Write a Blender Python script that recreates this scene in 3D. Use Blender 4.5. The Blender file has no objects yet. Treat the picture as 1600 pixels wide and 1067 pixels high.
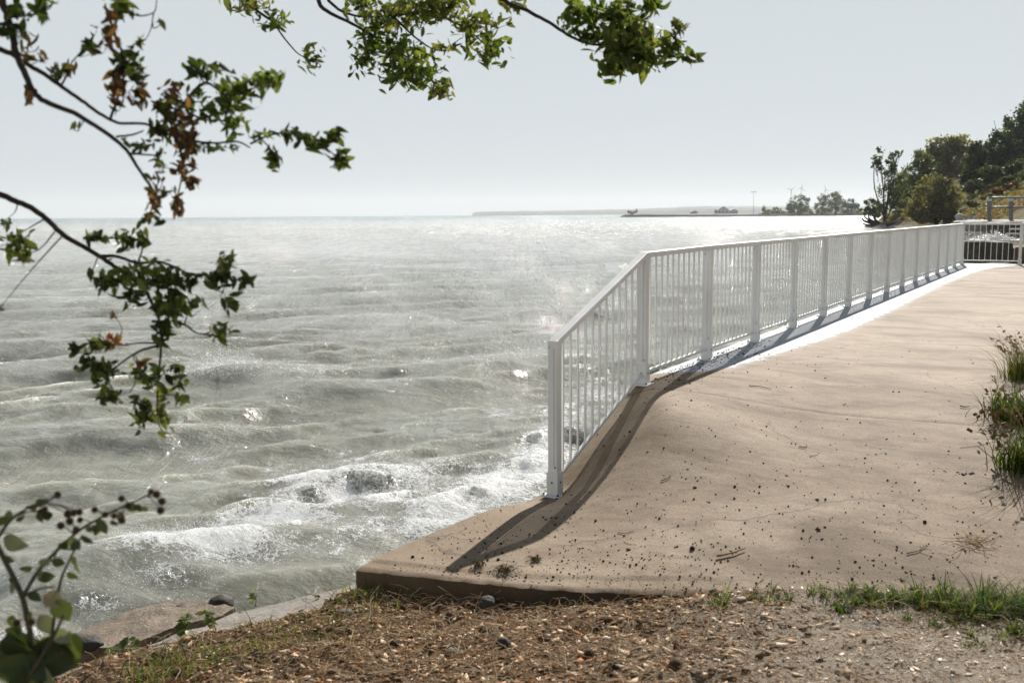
import bpy, math, random
import numpy as np
from mathutils import Matrix, Vector
rng = np.random.default_rng(7)
random.seed(7)
SC = bpy.context.scene
C = SC.collection
R_ = math.radians

# ------------------------------------------------------------------ camera, sky, sun, exposure
F = 1556.0; H = 1.4                      # focal length in photo pixels, eye height above the promenade
PITCH = math.atan((533.5 - 336.0) / F); ROLL = math.atan(0.0066)
cp, sp, cr, sr = math.cos(PITCH), math.sin(PITCH), math.cos(ROLL), math.sin(ROLL)
CAM = np.array([0, 0, H])
cd = bpy.data.cameras.new('camera'); cam = bpy.data.objects.new('camera', cd); C.objects.link(cam)
Rv = Vector((1, 0, 0)); Uv = Vector((0, sp, cp)); Fv = Vector((0, cp, -sp))
rc = cr * Rv - sr * Uv; uc = sr * Rv + cr * Uv
cam.matrix_world = Matrix(((rc.x, uc.x, -Fv.x, 0), (rc.y, uc.y, -Fv.y, 0), (rc.z, uc.z, -Fv.z, H), (0, 0, 0, 1)))
cd.sensor_width = 36; cd.lens = F / 1600 * 36
cd.clip_start = 0.05; cd.clip_end = 40000
cd.dof.use_dof = True; cd.dof.focus_distance = 9.5; cd.dof.aperture_fstop = 3.5
SC.camera = cam

SUN_AZ, SUN_EL = 21.0, 31.0              # degrees right of the view axis, above the horizon
w = bpy.data.worlds.new('World'); SC.world = w; w.use_nodes = True
nt = w.node_tree; nt.nodes.clear()
sky = nt.nodes.new('ShaderNodeTexSky'); sky.sky_type = 'NISHITA'; sky.sun_disc = False
sky.sun_elevation = R_(SUN_EL); sky.sun_rotation = R_(SUN_AZ)
sky.air_density = 0.6; sky.dust_density = 0.1; sky.ozone_density = 1.5; sky.altitude = 100
hs = nt.nodes.new('ShaderNodeHueSaturation'); hs.inputs['Saturation'].default_value = 0.85
mx = nt.nodes.new('ShaderNodeMix'); mx.data_type = 'RGBA'; mx.inputs[0].default_value = 0.82
mx.inputs[7].default_value = (8.5, 9.15, 9.45, 1)      # milky summer haze, thick low down, faded overhead to deepen the shadows
tcw = nt.nodes.new('ShaderNodeTexCoord'); sepw = nt.nodes.new('ShaderNodeSeparateXYZ'); mrw = nt.nodes.new('ShaderNodeMapRange'); mrw.interpolation_type = 'SMOOTHSTEP'
mrw.inputs[1].default_value = 0.36; mrw.inputs[2].default_value = 0.74; mrw.inputs[3].default_value = 0.96; mrw.inputs[4].default_value = 0.04
nt.links.new(tcw.outputs['Generated'], sepw.inputs[0]); nt.links.new(sepw.outputs[2], mrw.inputs[0]); nt.links.new(mrw.outputs[0], mx.inputs[0])
bg = nt.nodes.new('ShaderNodeBackground'); bg.inputs['Strength'].default_value = 0.05
wo = nt.nodes.new('ShaderNodeOutputWorld')
nt.links.new(sky.outputs[0], hs.inputs['Color']); nt.links.new(hs.outputs[0], mx.inputs[6])
nt.links.new(mx.outputs[2], bg.inputs[0]); nt.links.new(bg.outputs[0], wo.inputs[0])
ld = bpy.data.lights.new('sun', 'SUN'); ld.energy = 5.0; ld.angle = R_(0.45); ld.color = (1, 0.95, 0.88)
sun = bpy.data.objects.new('sun', ld); C.objects.link(sun)
SDIR = Vector((math.sin(R_(SUN_AZ)) * math.cos(R_(SUN_EL)), math.cos(R_(SUN_AZ)) * math.cos(R_(SUN_EL)), math.sin(R_(SUN_EL))))
sun.rotation_euler = SDIR.to_track_quat('Z', 'Y').to_euler(); sun.location = SDIR * 50
SC.view_settings.view_transform = 'Standard'; SC.view_settings.look = 'None'
SC.view_settings.exposure = 0.6; SC.view_settings.gamma = 1; SC.view_settings.use_curve_mapping = False

# ------------------------------------------------------------------ helpers
def rays(px, py):
    u = np.asarray(px, float) - 800; v = np.asarray(py, float) - 533.5
    a = u * cr - v * sr; b = u * sr + v * cr
    Y = F * cp - b * sp; Z = -(F * sp + b * cp)
    return np.stack([a / Y, np.ones_like(Y), Z / Y], -1)
def at(px, py, Y): return CAM + rays(px, py) * np.asarray(Y, float)[..., None] if np.ndim(Y) else CAM + rays(px, py) * Y
def atz(px, py, z):
    r = rays(px, py); return CAM + r * ((z - H) / r[..., 2])[..., None] if r.ndim > 1 else CAM + r * ((z - H) / r[2])

def hash2(ix, iy, seed):
    h = (ix.astype(np.int64) * 374761393 + iy.astype(np.int64) * 668265263 + seed * 974711) & 0x7fffffff
    h = ((h ^ (h >> 13)) * 1274126177) & 0x7fffffff
    return ((h ^ (h >> 16)) & 0xffff) / 65535.0
def vnoise(x, y, seed=0):
    x = np.asarray(x, float); y = np.asarray(y, float)
    ix = np.floor(x); iy = np.floor(y); fx = x - ix; fy = y - iy
    fx = fx * fx * fx * (fx * (fx * 6 - 15) + 10); fy = fy * fy * fy * (fy * (fy * 6 - 15) + 10)
    a = hash2(ix, iy, seed); b = hash2(ix + 1, iy, seed); c = hash2(ix, iy + 1, seed); d = hash2(ix + 1, iy + 1, seed)
    return (a + (b - a) * fx) * (1 - fy) + (c + (d - c) * fx) * fy
def fbm(x, y, oct=4, seed=0, gain=0.5):
    t = 0; a = 1; s = 0
    for i in range(oct):
        t = t + a * vnoise(x * 2 ** i + 17.3 * i, y * 2 ** i - 9.1 * i, seed + i); s += a; a *= gain
    return t / s - 0.5
def sstep(a, b, x):
    t = np.clip((x - a) / (b - a), 0, 1); return t * t * (3 - 2 * t)

def tag(o, label=None, cat=None, group=None, kind=None):
    if label: o['label'] = label
    if cat: o['category'] = cat
    if group: o['group'] = group
    if kind: o['kind'] = kind
    return o
def empty(name, loc=(0, 0, 0)):
    o = bpy.data.objects.new(name, None); C.objects.link(o); o.location = loc; o.empty_display_size = 0.2
    return o
def mesh(name, V, Fc, mat=None, smooth=False, attrs=None):
    """V (n,3); Fc an (m,3|4) array or a list of faces; attrs: dict name -> per-vertex array (float, or rgb)"""
    me = bpy.data.meshes.new(name)
    V = np.asarray(V, np.float32)
    if isinstance(Fc, np.ndarray):
        m, k = Fc.shape
        me.vertices.add(len(V)); me.vertices.foreach_set('co', V.ravel())
        me.loops.add(m * k); me.loops.foreach_set('vertex_index', Fc.astype(np.int32).ravel())
        me.polygons.add(m); me.polygons.foreach_set('loop_start', np.arange(0, m * k, k, dtype=np.int32))
        me.update(calc_edges=True)
    else:
        me.from_pydata([tuple(map(float, v)) for v in V], [], [tuple(map(int, f)) for f in Fc])
    if smooth: me.polygons.foreach_set('use_smooth', np.ones(len(me.polygons), bool))
    for nme, arr in (attrs or {}).items():
        arr = np.asarray(arr, np.float32)
        if arr.ndim == 1:
            a = me.attributes.new(nme, 'FLOAT', 'POINT'); a.data.foreach_set('value', arr)
        else:
            a = me.attributes.new(nme, 'FLOAT_VECTOR', 'POINT'); a.data.foreach_set('vector', arr.ravel())
    me.validate()
    if mat: me.materials.append(mat)
    return me
def obj(name, me, parent=None, loc=None):
    o = bpy.data.objects.new(name, me); C.objects.link(o)
    if parent is not None:
        o.parent = parent
    if loc is not None: o.location = loc
    return o
class MB:
    def __init__(s): s.V = []; s.F = []
    def add(s, V, Fc):
        b = len(s.V); s.V += [tuple(v) for v in V]; s.F += [tuple(i + b for i in f) for f in Fc]; return s
    def build(s, name, mat, parent=None, off=None, smooth=False, loc=None):
        V = np.array(s.V, float)
        if off is not None: V = V - np.asarray(off)
        return obj(name, mesh(name, V, s.F, mat, smooth), parent, loc)
BOXF = [(0, 3, 2, 1), (4, 5, 6, 7), (0, 1, 5, 4), (1, 2, 6, 5), (2, 3, 7, 6), (3, 0, 4, 7)]
def box(c, ax, ay, az):
    """box about c with half-vectors ax, ay, az"""
    c, ax, ay, az = (np.asarray(v, float) for v in (c, ax, ay, az))
    V = [c + sx * ax + sy * ay + sz * az for sz in (-1, 1) for sx, sy in ((-1, -1), (1, -1), (1, 1), (-1, 1))]
    return V, BOXF
def bevel(o, wd, seg=2):
    m = o.modifiers.new('bevel', 'BEVEL'); m.width = wd; m.segments = seg; m.limit_method = 'ANGLE'
def tube(pts, rad, n=6):
    pts = np.asarray(pts, float); m = len(pts); V = []; Fc = []
    rad = np.broadcast_to(rad, m)
    up = np.array([0, 0, 1.0]); prev = None
    for i in range(m):
        t = pts[min(i + 1, m - 1)] - pts[max(i - 1, 0)]; t = t / (np.linalg.norm(t) + 1e-9)
        if prev is None:
            ref = up if abs(t[2]) < 0.9 else np.array([1.0, 0, 0]); a = np.cross(t, ref)
        else: a = prev - t * (prev @ t)
        a = a / (np.linalg.norm(a) + 1e-9); b = np.cross(t, a); prev = a
        for j in range(n):
            th = 2 * math.pi * j / n; V.append(pts[i] + rad[i] * (a * math.cos(th) + b * math.sin(th)))
    for i in range(m - 1):
        for j in range(n):
            k = (j + 1) % n; Fc.append((i * n + j, i * n + k, (i + 1) * n + k, (i + 1) * n + j))
    Fc.append(tuple(range(n))[::-1]); Fc.append(tuple((m - 1) * n + j for j in range(n)))
    return V, Fc
def smoothpath(pts, n=4):
    pts = np.asarray(pts, float)
    if len(pts) < 3: return pts
    P = np.vstack([2 * pts[0] - pts[1], pts, 2 * pts[-1] - pts[-2]]); out = []
    for i in range(1, len(P) - 2):
        for t in np.linspace(0, 1, n, endpoint=False):
            a, b, c, d = P[i - 1], P[i], P[i + 1], P[i + 2]
            out.append(0.5 * (2 * b + (c - a) * t + (2 * a - 5 * b + 4 * c - d) * t ** 2 + (3 * b - a - 3 * c + d) * t ** 3))
    out.append(pts[-1]); return np.array(out)
def rotmats(n, tilt=None):
    """random rotations (n,3,3)"""
    q = rng.normal(size=(n, 4)); q /= np.linalg.norm(q, axis=1, keepdims=True)
    a, b, c, d = q.T
    return np.stack([np.stack([1 - 2 * (c * c + d * d), 2 * (b * c - a * d), 2 * (b * d + a * c)], -1),
                     np.stack([2 * (b * c + a * d), 1 - 2 * (b * b + d * d), 2 * (c * d - a * b)], -1),
                     np.stack([2 * (b * d - a * c), 2 * (c * d + a * b), 1 - 2 * (b * b + c * c)], -1)], 1)
def scatter(bv, bf, M, L):
    """copies of base verts bv under (n,3,3) M at (n,3) L -> V, F"""
    bv = np.asarray(bv, float); n = len(L)
    V = np.einsum('nij,kj->nki', M, bv) + L[:, None, :]
    Fc = np.asarray(bf)[None] + (np.arange(n) * len(bv))[:, None, None]
    return V.reshape(-1, 3), Fc.reshape(-1, np.asarray(bf).shape[1])

# ---- node helpers
def newmat(name):
    m = bpy.data.materials.new(name); m.use_nodes = True; t = m.node_tree
    b = t.nodes['Principled BSDF']; return m, t, b
def nd(t, typ, ins=None, **props):
    n = t.nodes.new('ShaderNode' + typ)
    for k, v in props.items(): setattr(n, k, v)
    for k, v in (ins or {}).items():
        if isinstance(v, bpy.types.NodeSocket): t.links.new(v, n.inputs[k])
        else: n.inputs[k].default_value = v
    return n
def noise(t, vec, scale, detail=5, rough=0.55, dist=0.0):
    n = nd(t, 'TexNoise', {'Scale': scale, 'Detail': detail, 'Roughness': rough, 'Distortion': dist})
    if vec is not None: t.links.new(vec, n.inputs['Vector'])
    return n.outputs[0]
def ramp(t, fac, stops):
    n = nd(t, 'ValToRGB', {0: fac}); e = n.color_ramp.elements
    while len(e) < len(stops): e.new(0.5)
    for el, (p, c) in zip(e, stops):
        el.position = p; el.color = (*c, 1) if len(c) == 3 else c
    return n.outputs[0]
def mixc(t, fac, a, b, mode='MIX'):
    n = t.nodes.new('ShaderNodeMix'); n.data_type = 'RGBA'; n.blend_type = mode
    for k, v in ((0, fac), (6, a), (7, b)):
        if isinstance(v, bpy.types.NodeSocket): t.links.new(v, n.inputs[k])
        else: n.inputs[k].default_value = (*v, 1) if isinstance(v, tuple) and len(v) == 3 else v
    return n.outputs[2]
def mth(t, op, a, b=0.0, clamp=False):
    n = t.nodes.new('ShaderNodeMath'); n.operation = op; n.use_clamp = clamp
    for k, v in ((0, a), (1, b)):
        if isinstance(v, bpy.types.NodeSocket): t.links.new(v, n.inputs[k])
        else: n.inputs[k].default_value = v
    return n.outputs[0]
def maprange(t, v, a, b, c=0.0, d=1.0):
    n = nd(t, 'MapRange', {0: v, 1: a, 2: b, 3: c, 4: d}); n.interpolation_type = 'SMOOTHSTEP'; return n.outputs[0]
def attr(t, name): return nd(t, 'Attribute', attribute_name=name)
def geo(t): return nd(t, 'NewGeometry').outputs['Position']
def setin(t, b, name, v):
    if isinstance(v, bpy.types.NodeSocket): t.links.new(v, b.inputs[name])
    else: b.inputs[name].default_value = v
def bump(t, b, h, strength, dist):
    n = nd(t, 'Bump', {'Strength': strength, 'Distance': dist, 'Height': h}); t.links.new(n.outputs[0], b.inputs['Normal']); return n
def simple(name, col, rough=0.6, var=0.25, scale=20, spec=0.4, metal=0.0):
    m, t, b = newmat(name); p = geo(t)
    n = noise(t, p, scale, 6)
    c1 = tuple(x * (1 - var) for x in col); c2 = tuple(min(1, x * (1 + var)) for x in col)
    setin(t, b, 'Base Color', ramp(t, n, [(0.3, c1), (0.7, c2)]))
    b.inputs['Roughness'].default_value = rough; b.inputs['Specular IOR Level'].default_value = spec
    b.inputs['Metallic'].default_value = metal
    bump(t, b, n, 0.3, 0.01)
    return m
def leafmat(name, usecol=True, col=(0.06, 0.09, 0.02), trans=0.45, tint=(1.6, 1.5, 0.7), rough=0.5, spec=.35):
    m, t, b = newmat(name)
    if usecol: c = attr(t, 'col').outputs['Color']
    else: c = col
    n = noise(t, geo(t), 9, 3)
    c = mixc(t, 1.0, c if usecol else (*col, 1), ramp(t, n, [(0.25, (0.7, 0.7, 0.7)), (0.75, (1.3, 1.3, 1.2))]), 'MULTIPLY')
    setin(t, b, 'Base Color', c); b.inputs['Roughness'].default_value = rough
    b.inputs['Specular IOR Level'].default_value = spec
    tr = nd(t, 'BsdfTranslucent', {'Color': mixc(t, 1.0, c, (*tint, 1), 'MULTIPLY')})
    ms = nd(t, 'MixShader', {0: trans, 1: b.outputs[0], 2: tr.outputs[0]})
    t.links.new(ms.outputs[0], t.nodes['Material Output'].inputs['Surface'])
    return m

# ------------------------------------------------------------------ site geometry
P2 = np.array([1.0889, 8.1923, 0.0]); STEP = np.array([0.7932, 1.3444, 0.0])
U = STEP / np.linalg.norm(STEP); N = np.array([U[1], -U[0], 0]); SPC = 1.561
def sl2w(s, l, z=0.0):
    s, l, z = np.broadcast_arrays(np.asarray(s, float), l, z)
    return np.stack([P2[0] + U[0] * s + N[0] * l, P2[1] + U[1] * s + N[1] * l, z], -1)
def w2sl(x, y):
    return (x - P2[0]) * U[0] + (y - P2[1]) * U[1], (x - P2[0]) * N[0] + (y - P2[1]) * N[1]
QX = [-4, -2.3, -2, -1.75, -1.5, -1.25, -1, -.75, -.5, -.25, -.08, .1, 40]
QZ = [-.495, -.508, -.51, -.498, -.47, -.42, -.352, -.268, -.18, -.075, -.015, 0, 0]
def slab_z(s, l):
    l = np.asarray(l, float); q = np.asarray(s) + 1.4 * np.clip(l, -0.3, 0.6) + 0.3 * np.maximum(l - 0.6, 0)
    z = 0
    for d in (-.12, -.06, 0, .06, .12): z = z + np.interp(q + d, QX, QZ)
    z = z / 5; w_ = sstep(.35, 1.7, l); z = z * (1 - w_) - w_ * .5 * np.clip((1.2 - s) / 4.5, 0, 1.2) ** 1.35
    z = z - .09 * np.exp(-((np.asarray(s) + 1.56) / .45) ** 2) * sstep(.5, .06, l)
    return z + 0.006 * fbm(np.asarray(s) * 1.3, np.asarray(l) * 1.3, 3, 5)
def edge_lat(s): return -0.125 - 0.05 * sstep(-1.8, -3.5, s)
def front_s(l): return -3.53 + 0.27 * (l + 0.15)
WZ = -1.4                                 # mean lake level
S_END = 22.35; L_END = 3.1

# ------------------------------------------------------------------ concrete promenade
def build_slab():
    m, t, b = newmat('weathered_concrete')
    sl = attr(t, 'sl').outputs['Vector']; p = geo(t)
    mp = nd(t, 'Mapping', {'Vector': sl, 'Scale': (6.0, 0.9, 1)}).outputs[0]
    streak = noise(t, mp, 1.6, 7, 0.62, 0.4)
    mp2 = nd(t, 'Mapping', {'Vector': sl, 'Scale': (1.0, 0.45, 1)}).outputs[0]
    blot = noise(t, mp2, 1.5, 6, 0.6, 0.8)
    fine = noise(t, p, 70, 6, 0.7)
    pit = noise(t, p, 260, 3, 0.6)
    c = ramp(t, blot, [(0.34, (0.165, 0.113, 0.066)), (0.47, (0.272, 0.202, 0.132)), (0.64, (0.355, 0.28, 0.198))])
    c = mixc(t, 0.32, c, ramp(t, streak, [(0.3, (0.55, 0.52, 0.48)), (0.5, (1, 1, 1)), (0.7, (1.12, 1.1, 1.08))]), 'MULTIPLY')
    c = mixc(t, 0.95, c, ramp(t, fine, [(0.3, (0.6, 0.57, 0.53)), (0.52, (1, 1, 1)), (0.72, (1.24, 1.22, 1.2))]), 'MULTIPLY')
    mid = noise(t, nd(t, 'Mapping', {'Vector': sl, 'Scale': (1.6, 0.9, 1)}).outputs[0], 5.5, 7, 0.66, 0.5)
    c = mixc(t, 0.8, c, ramp(t, mid, [(0.32, (0.66, 0.62, 0.57)), (0.5, (1, 1, 1)), (0.68, (1.15, 1.14, 1.13))]), 'MULTIPLY')
    c = mixc(t, 0.5, c, ramp(t, pit, [(0.32, (0.5, 0.48, 0.45)), (0.45, (1, 1, 1))]), 'MULTIPLY')
    # dark organic stains
    st = noise(t, nd(t, 'Mapping', {'Vector': sl, 'Scale': (1.3, 0.8, 1), 'Location': (3.1, 7.7, 0)}).outputs[0], 2.2, 6, 0.65, 1.2)
    c = mixc(t, maprange(t, st, 0.54, 0.70, 0.0, 0.6), c, (0.16, 0.12, 0.07))
    shade_grime = noise(t, p, 7, 5, 0.6); sd_ = attr(t, 'side').outputs['Fac']
    c = mixc(t, mth(t, 'MULTIPLY', sd_, maprange(t, shade_grime, 0.25, 0.6, 0.98, 0.86)), c, (0.03, 0.023, 0.015))  # shade on the slab's edge faces, plus some dirt, painted near black
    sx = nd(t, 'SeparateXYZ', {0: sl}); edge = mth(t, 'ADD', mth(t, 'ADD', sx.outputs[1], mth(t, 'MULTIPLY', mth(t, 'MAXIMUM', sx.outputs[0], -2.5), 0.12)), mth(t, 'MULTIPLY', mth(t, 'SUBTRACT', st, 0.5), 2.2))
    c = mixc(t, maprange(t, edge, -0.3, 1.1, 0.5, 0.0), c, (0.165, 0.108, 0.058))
    # expansion joints and hairline cracks
    jl = None
    for js in (-0.18, 6.1, 12.3, 18.4):
        dj = mth(t, 'ABSOLUTE', mth(t, 'SUBTRACT', mth(t, 'SUBTRACT', sx.outputs[0], mth(t, 'MULTIPLY', sx.outputs[1], 0.07)), js - .021))
        jm = maprange(t, mth(t, 'ADD', dj, mth(t, 'MULTIPLY', mth(t, 'SUBTRACT', fine, .5), .02)), 0.006, 0.016, 0.7, 0.0); jl = jm if jl is None else mth(t, 'MAXIMUM', jl, jm)
    cw = nd(t, 'VectorMath', {0: sl, 1: nd(t, 'TexNoise', {'Vector': sl, 'Scale': 1.3, 'Detail': 6.0}).outputs['Color']}).outputs[0]
    cv = nd(t, 'TexVoronoi', {'Scale': 0.55, 'Vector': cw}, feature='DISTANCE_TO_EDGE').outputs['Distance']
    ck = mth(t, 'MULTIPLY', maprange(t, cv, 0.0015, 0.006, 0.6, 0.0), maprange(t, blot, 0.42, 0.55))
    jl = mth(t, 'MAXIMUM', jl, ck)
    c = mixc(t, jl, c, (0.06, 0.045, 0.03))
    sp_ = noise(t, p, 34, 2, .5); c = mixc(t, maprange(t, sp_, 0.68, 0.74, 0.0, 0.55), c, (0.10, 0.075, 0.05))
    # sun glare on the wet strip along the rail, painted as pale colour
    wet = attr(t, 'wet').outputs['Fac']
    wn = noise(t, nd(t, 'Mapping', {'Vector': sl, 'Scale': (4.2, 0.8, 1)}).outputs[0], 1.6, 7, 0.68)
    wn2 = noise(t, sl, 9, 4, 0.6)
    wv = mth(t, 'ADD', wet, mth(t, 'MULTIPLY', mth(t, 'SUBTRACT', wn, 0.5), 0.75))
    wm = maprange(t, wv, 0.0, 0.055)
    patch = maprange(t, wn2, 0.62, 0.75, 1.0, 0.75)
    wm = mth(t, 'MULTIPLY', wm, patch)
    wm2 = maprange(t, wv, -0.26, 0.02, 0.0, 0.38)           # painted glare fading out at the strip's edge
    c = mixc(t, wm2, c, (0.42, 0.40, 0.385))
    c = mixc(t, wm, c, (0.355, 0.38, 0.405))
    setin(t, b, 'Base Color', c)
    setin(t, b, 'Roughness', maprange(t, wm, 0, 1, 0.85, 0.72))
    b.inputs['Specular IOR Level'].default_value = 0.35
    hgt = mth(t, 'ADD', mth(t, 'MULTIPLY', mth(t, 'ADD', streak, mth(t, 'MULTIPLY', blot, .8)), 0.7), mth(t, 'ADD', mth(t, 'MULTIPLY', fine, 0.5), mth(t, 'MULTIPLY', pit, 0.25)))
    bump(t, b, hgt, 0.45, 0.012)
    lats = np.concatenate([np.linspace(0, 1.0, 45), np.linspace(1.04, 1, 0) if False else np.linspace(1.03, 3.3, 75)])
    ss = np.concatenate([np.linspace(0, 4.6, 190), np.linspace(4.65, 26, 150)[:]])
    V = []; A = []; Wt = []
    ns = len(ss); nl = len(lats)
    Lg, Tg = np.meshgrid(lats, ss, indexing='xy')          # rows: s param
    S0 = front_s(Lg - 0.17)
    Sg = S0 + Tg * (S_END - S0) / ss[-1]
    Lg = edge_lat(Sg) + Lg
    # ragged, worn front lip
    near = (Tg == 0)
    Sg = Sg + near * 0.03 * fbm(Lg * 14, Lg * 0 + 3, 4, 11, .65)
    Z = slab_z(Sg, Lg)
    front_d = Sg - front_s(Lg)
    Z = Z - 0.009 * sstep(0.15, 0.140, front_d + 0.03 * fbm(Lg * 3, Lg * 0, 3, 21)) * sstep(1.9, 1.2, Lg)      # thin broken-off strip along the front edge
    Z = Z - 0.012 * np.exp(-(np.minimum(front_d, 5) / 0.015) ** 2)
    # joint groove across the deck near the crest
    for js in (-0.18, 6.1, 12.3, 18.4):
        jj = js + 0.07 * (Lg - 0.3)
        Z = Z - 0.006 * np.exp(-((Sg - jj) / 0.02) ** 2) * (Lg > 0.1)
    top = sl2w(Sg, Lg, Z).reshape(-1, 3)
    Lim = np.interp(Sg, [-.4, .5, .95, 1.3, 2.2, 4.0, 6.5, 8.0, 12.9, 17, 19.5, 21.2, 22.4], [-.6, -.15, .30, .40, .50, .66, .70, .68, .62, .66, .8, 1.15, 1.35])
    wet = (Lim - Lg) / np.where(Sg > 0.9, 0.55, 0.55)  # how far the painted glare reaches in from the lake edge
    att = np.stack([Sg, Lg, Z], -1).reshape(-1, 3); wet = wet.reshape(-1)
    i = np.arange(ns - 1)[:, None] * nl + np.arange(nl - 1)[None]
    Ft = np.stack([i, i + 1, i + nl + 1, i + nl], -1).reshape(-1, 4)
    # skirts: lake side wall (col 0) and front edge (row 0), far end, right side
    side = [np.zeros(len(top))]
    def skirt(idx, dz_fn, flip, rows=6):
        nonlocal top, att, wet, Ft
        base = top[idx]; n = len(idx); cur = idx
        for r in range(0, rows + 1):
            f = max(r / rows, 0.004)
            P = base.copy(); P[:, 2] += dz_fn(base, f)
            jig = (0.022 if r else 0) * fbm(base[:, 0] * 9 + r * 3, base[:, 1] * 9, 3, 31) + (0 if not r else .004)
            P[:, :2] += (jig[:, None] * (N if flip else U)[None, :2])
            nb = len(top); side.append(np.ones(len(P))); top = np.vstack([top, P]); att = np.vstack([att, att[idx] + [0, 0, -f]]); wet = np.concatenate([wet, -1 + 0 * wet[idx]])
            new = np.arange(nb, nb + n)
            q = np.stack([cur[:-1], cur[1:], new[1:], new[:-1]], -1)
            if flip: q = q[:, ::-1]
            Ft = np.vstack([Ft, q]); cur = new
    col0 = np.arange(ns) * nl; row0 = np.arange(nl)
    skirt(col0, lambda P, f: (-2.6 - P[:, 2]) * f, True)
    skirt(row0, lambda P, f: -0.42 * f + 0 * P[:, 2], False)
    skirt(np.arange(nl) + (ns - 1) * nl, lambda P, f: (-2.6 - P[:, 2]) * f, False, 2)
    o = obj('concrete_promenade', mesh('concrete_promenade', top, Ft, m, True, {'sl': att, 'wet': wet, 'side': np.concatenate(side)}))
    tag(o, kind='structure', label='tan weathered concrete promenade ramping down to a thick front edge')
    md = o.modifiers.new('es', 'EDGE_SPLIT'); md.split_angle = R_(50)
build_slab()

# ------------------------------------------------------------------ lake
def polyd(x, y, pts):
    """signed distance (positive = lakeward / left of direction) and param along a polyline"""
    best = np.full(x.shape, 1e9); sd = np.zeros(x.shape); tt = np.zeros(x.shape)
    for i in range(len(pts) - 1):
        a = pts[i]; b = pts[i + 1]; d = b - a; L2 = d @ d
        t = ((x - a[0]) * d[0] + (y - a[1]) * d[1]) / L2
        tc = np.clip(t, 0, 1)
        dx = x - a[0] - tc * d[0]; dy = y - a[1] - tc * d[1]
        dist = np.hypot(dx, dy); sg = np.sign(d[0] * (y - a[1]) - d[1] * (x - a[0]))
        m = dist < best
        best = np.where(m, dist, best); sd = np.where(m, dist * sg, sd); tt = np.where(m, i + tc, tt)
    return sd, tt
CRESTS = [   # photo crest line of each single wave, amplitudes along it, back width, front width
    ([(-40, 905), (60, 890), (150, 868), (230, 852), (330, 843), (430, 822), (520, 800), (600, 778)], [.10, .34, .44, .42, .34, .24, .12, .04], 1.0, .5),
    ([(430, 790), (500, 778), (560, 772), (640, 762), (740, 735), (860, 690)], [.02, .09, .10, .08, .08, .05], .7, .45),
    ([(-60, 652), (60, 640), (160, 640), (260, 652), (360, 668)], [.08, .12, .12, .07, .02], 1.6, 1.1),
    ([(180, 600), (270, 583), (350, 572), (430, 580), (540, 600), (660, 592), (780, 562), (880, 540)], [.05, .28, .40, .34, .2, .2, .22, .1], 1.4, .8),
    ([(-60, 532), (60, 528), (160, 535), (260, 548)], [.2, .28, .24, .04], 1.8, .9),
    ([(560, 668), (650, 660), (730, 640), (850, 652)], [.04, .16, .24, .12], 1.2, .5),
    ([(380, 500), (480, 498), (600, 496), (720, 502), (800, 490)], [.05, .22, .26, .2, .05], 2.0, 1.0),
    ([(-60, 470), (40, 467), (120, 474)], [.2, .3, .05], 2.5, 1.3),
    ([(450, 462), (560, 458), (660, 462)], [.05, .28, .05], 2.5, 1.2),
]
FOAM = [(330, 858, 130, 32, 1), (430, 805, 110, 42, .95), (240, 868, 80, 26, 1.0), (480, 760, 90, 34, .62), (440, 720, 50, 24, .42), (560, 715, 70, 26, .5),
        (640, 735, 80, 30, .75), (700, 775, 75, 40, 1), (780, 745, 80, 42, .95), (850, 705, 60, 45, .95), (660, 805, 55, 24, .8), (565, 815, 60, 24, .66),
        (545, 762, 60, 26, .85), (605, 765, 60, 26, .85), (520, 850, 70, 16, .5), (350, 572, 55, 16, .85), (300, 588, 40, 10, .6), (470, 585, 70, 14, .42), (770, 548, 80, 14, .5), (310, 692, 36, 6, .55), (260, 715, 40, 6, .45),
        (60, 622, 46, 8, .42), (560, 494, 90, 7, .42), (690, 495, 60, 7, .4), (780, 640, 60, 20, .42), (150, 950, 60, 18, .5), (30, 1000, 50, 40, .7), (600, 870, 70, 25, .3),
        (250, 905, 70, 22, .45), (880, 640, 60, 40, .6), (930, 600, 60, 40, .5), (540, 690, 50, 14, .4), (90, 905, 60, 18, .35)]
def lake_height(x, y, dr, kmax=1e9):
    nw = 110
    g = np.random.default_rng(3)
    lam = np.exp(g.uniform(np.log(0.28), np.log(7.0), nw)); lam[:8] = [4.6, 5.3, 3.9, 6.2, 3.2, 2.7, 4.2, 2.3]
    th = math.atan2(-0.93, 0.36) + g.normal(0, 0.42, nw) * np.where(lam > 2, 0.6, 1.2)
    k = 2 * np.pi / lam
    A = 0.0085 * lam ** 1.0 * np.interp(lam, [.3, 1.0, 2.5, 3.5, 7], [1.5, 1.15, .68, .45, .36]) * g.uniform(0.6, 1.25, nw) * np.where(lam > 5.5, 0.7, 1)
    ph = g.uniform(0, 2 * np.pi, nw)
    # wave groups
    grp = 0.78 + 0.55 * vnoise(x / 6.5, y / 4.5, 41) 
    grp2 = 0.55 + 0.9 * vnoise(x / 2.2 + 40, y / 1.7, 43)
    h = np.zeros_like(x); ox = np.zeros_like(x); oy = np.zeros_like(x)
    wx = x + 0.7 * (vnoise(x / 3, y / 3, 47) - .5); wy = y + 0.7 * (vnoise(x / 3 + 9, y / 3, 49) - .5)
    for i in range(nw):
        att = np.clip((lam[i] / dr - 2) / 3, 0, 1) * (grp if lam[i] > 1.6 else grp2)
        cx, cy = math.cos(th[i]), math.sin(th[i])
        p = k[i] * (cx * wx + cy * wy) + ph[i]
        a = A[i] * att; c = np.cos(p); s = np.sin(p)
        h += a * c; ch = .8 if lam[i] < 2.5 else .6; ox -= ch * a * cx * s; oy -= ch * a * cy * s
    return h, ox, oy
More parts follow.
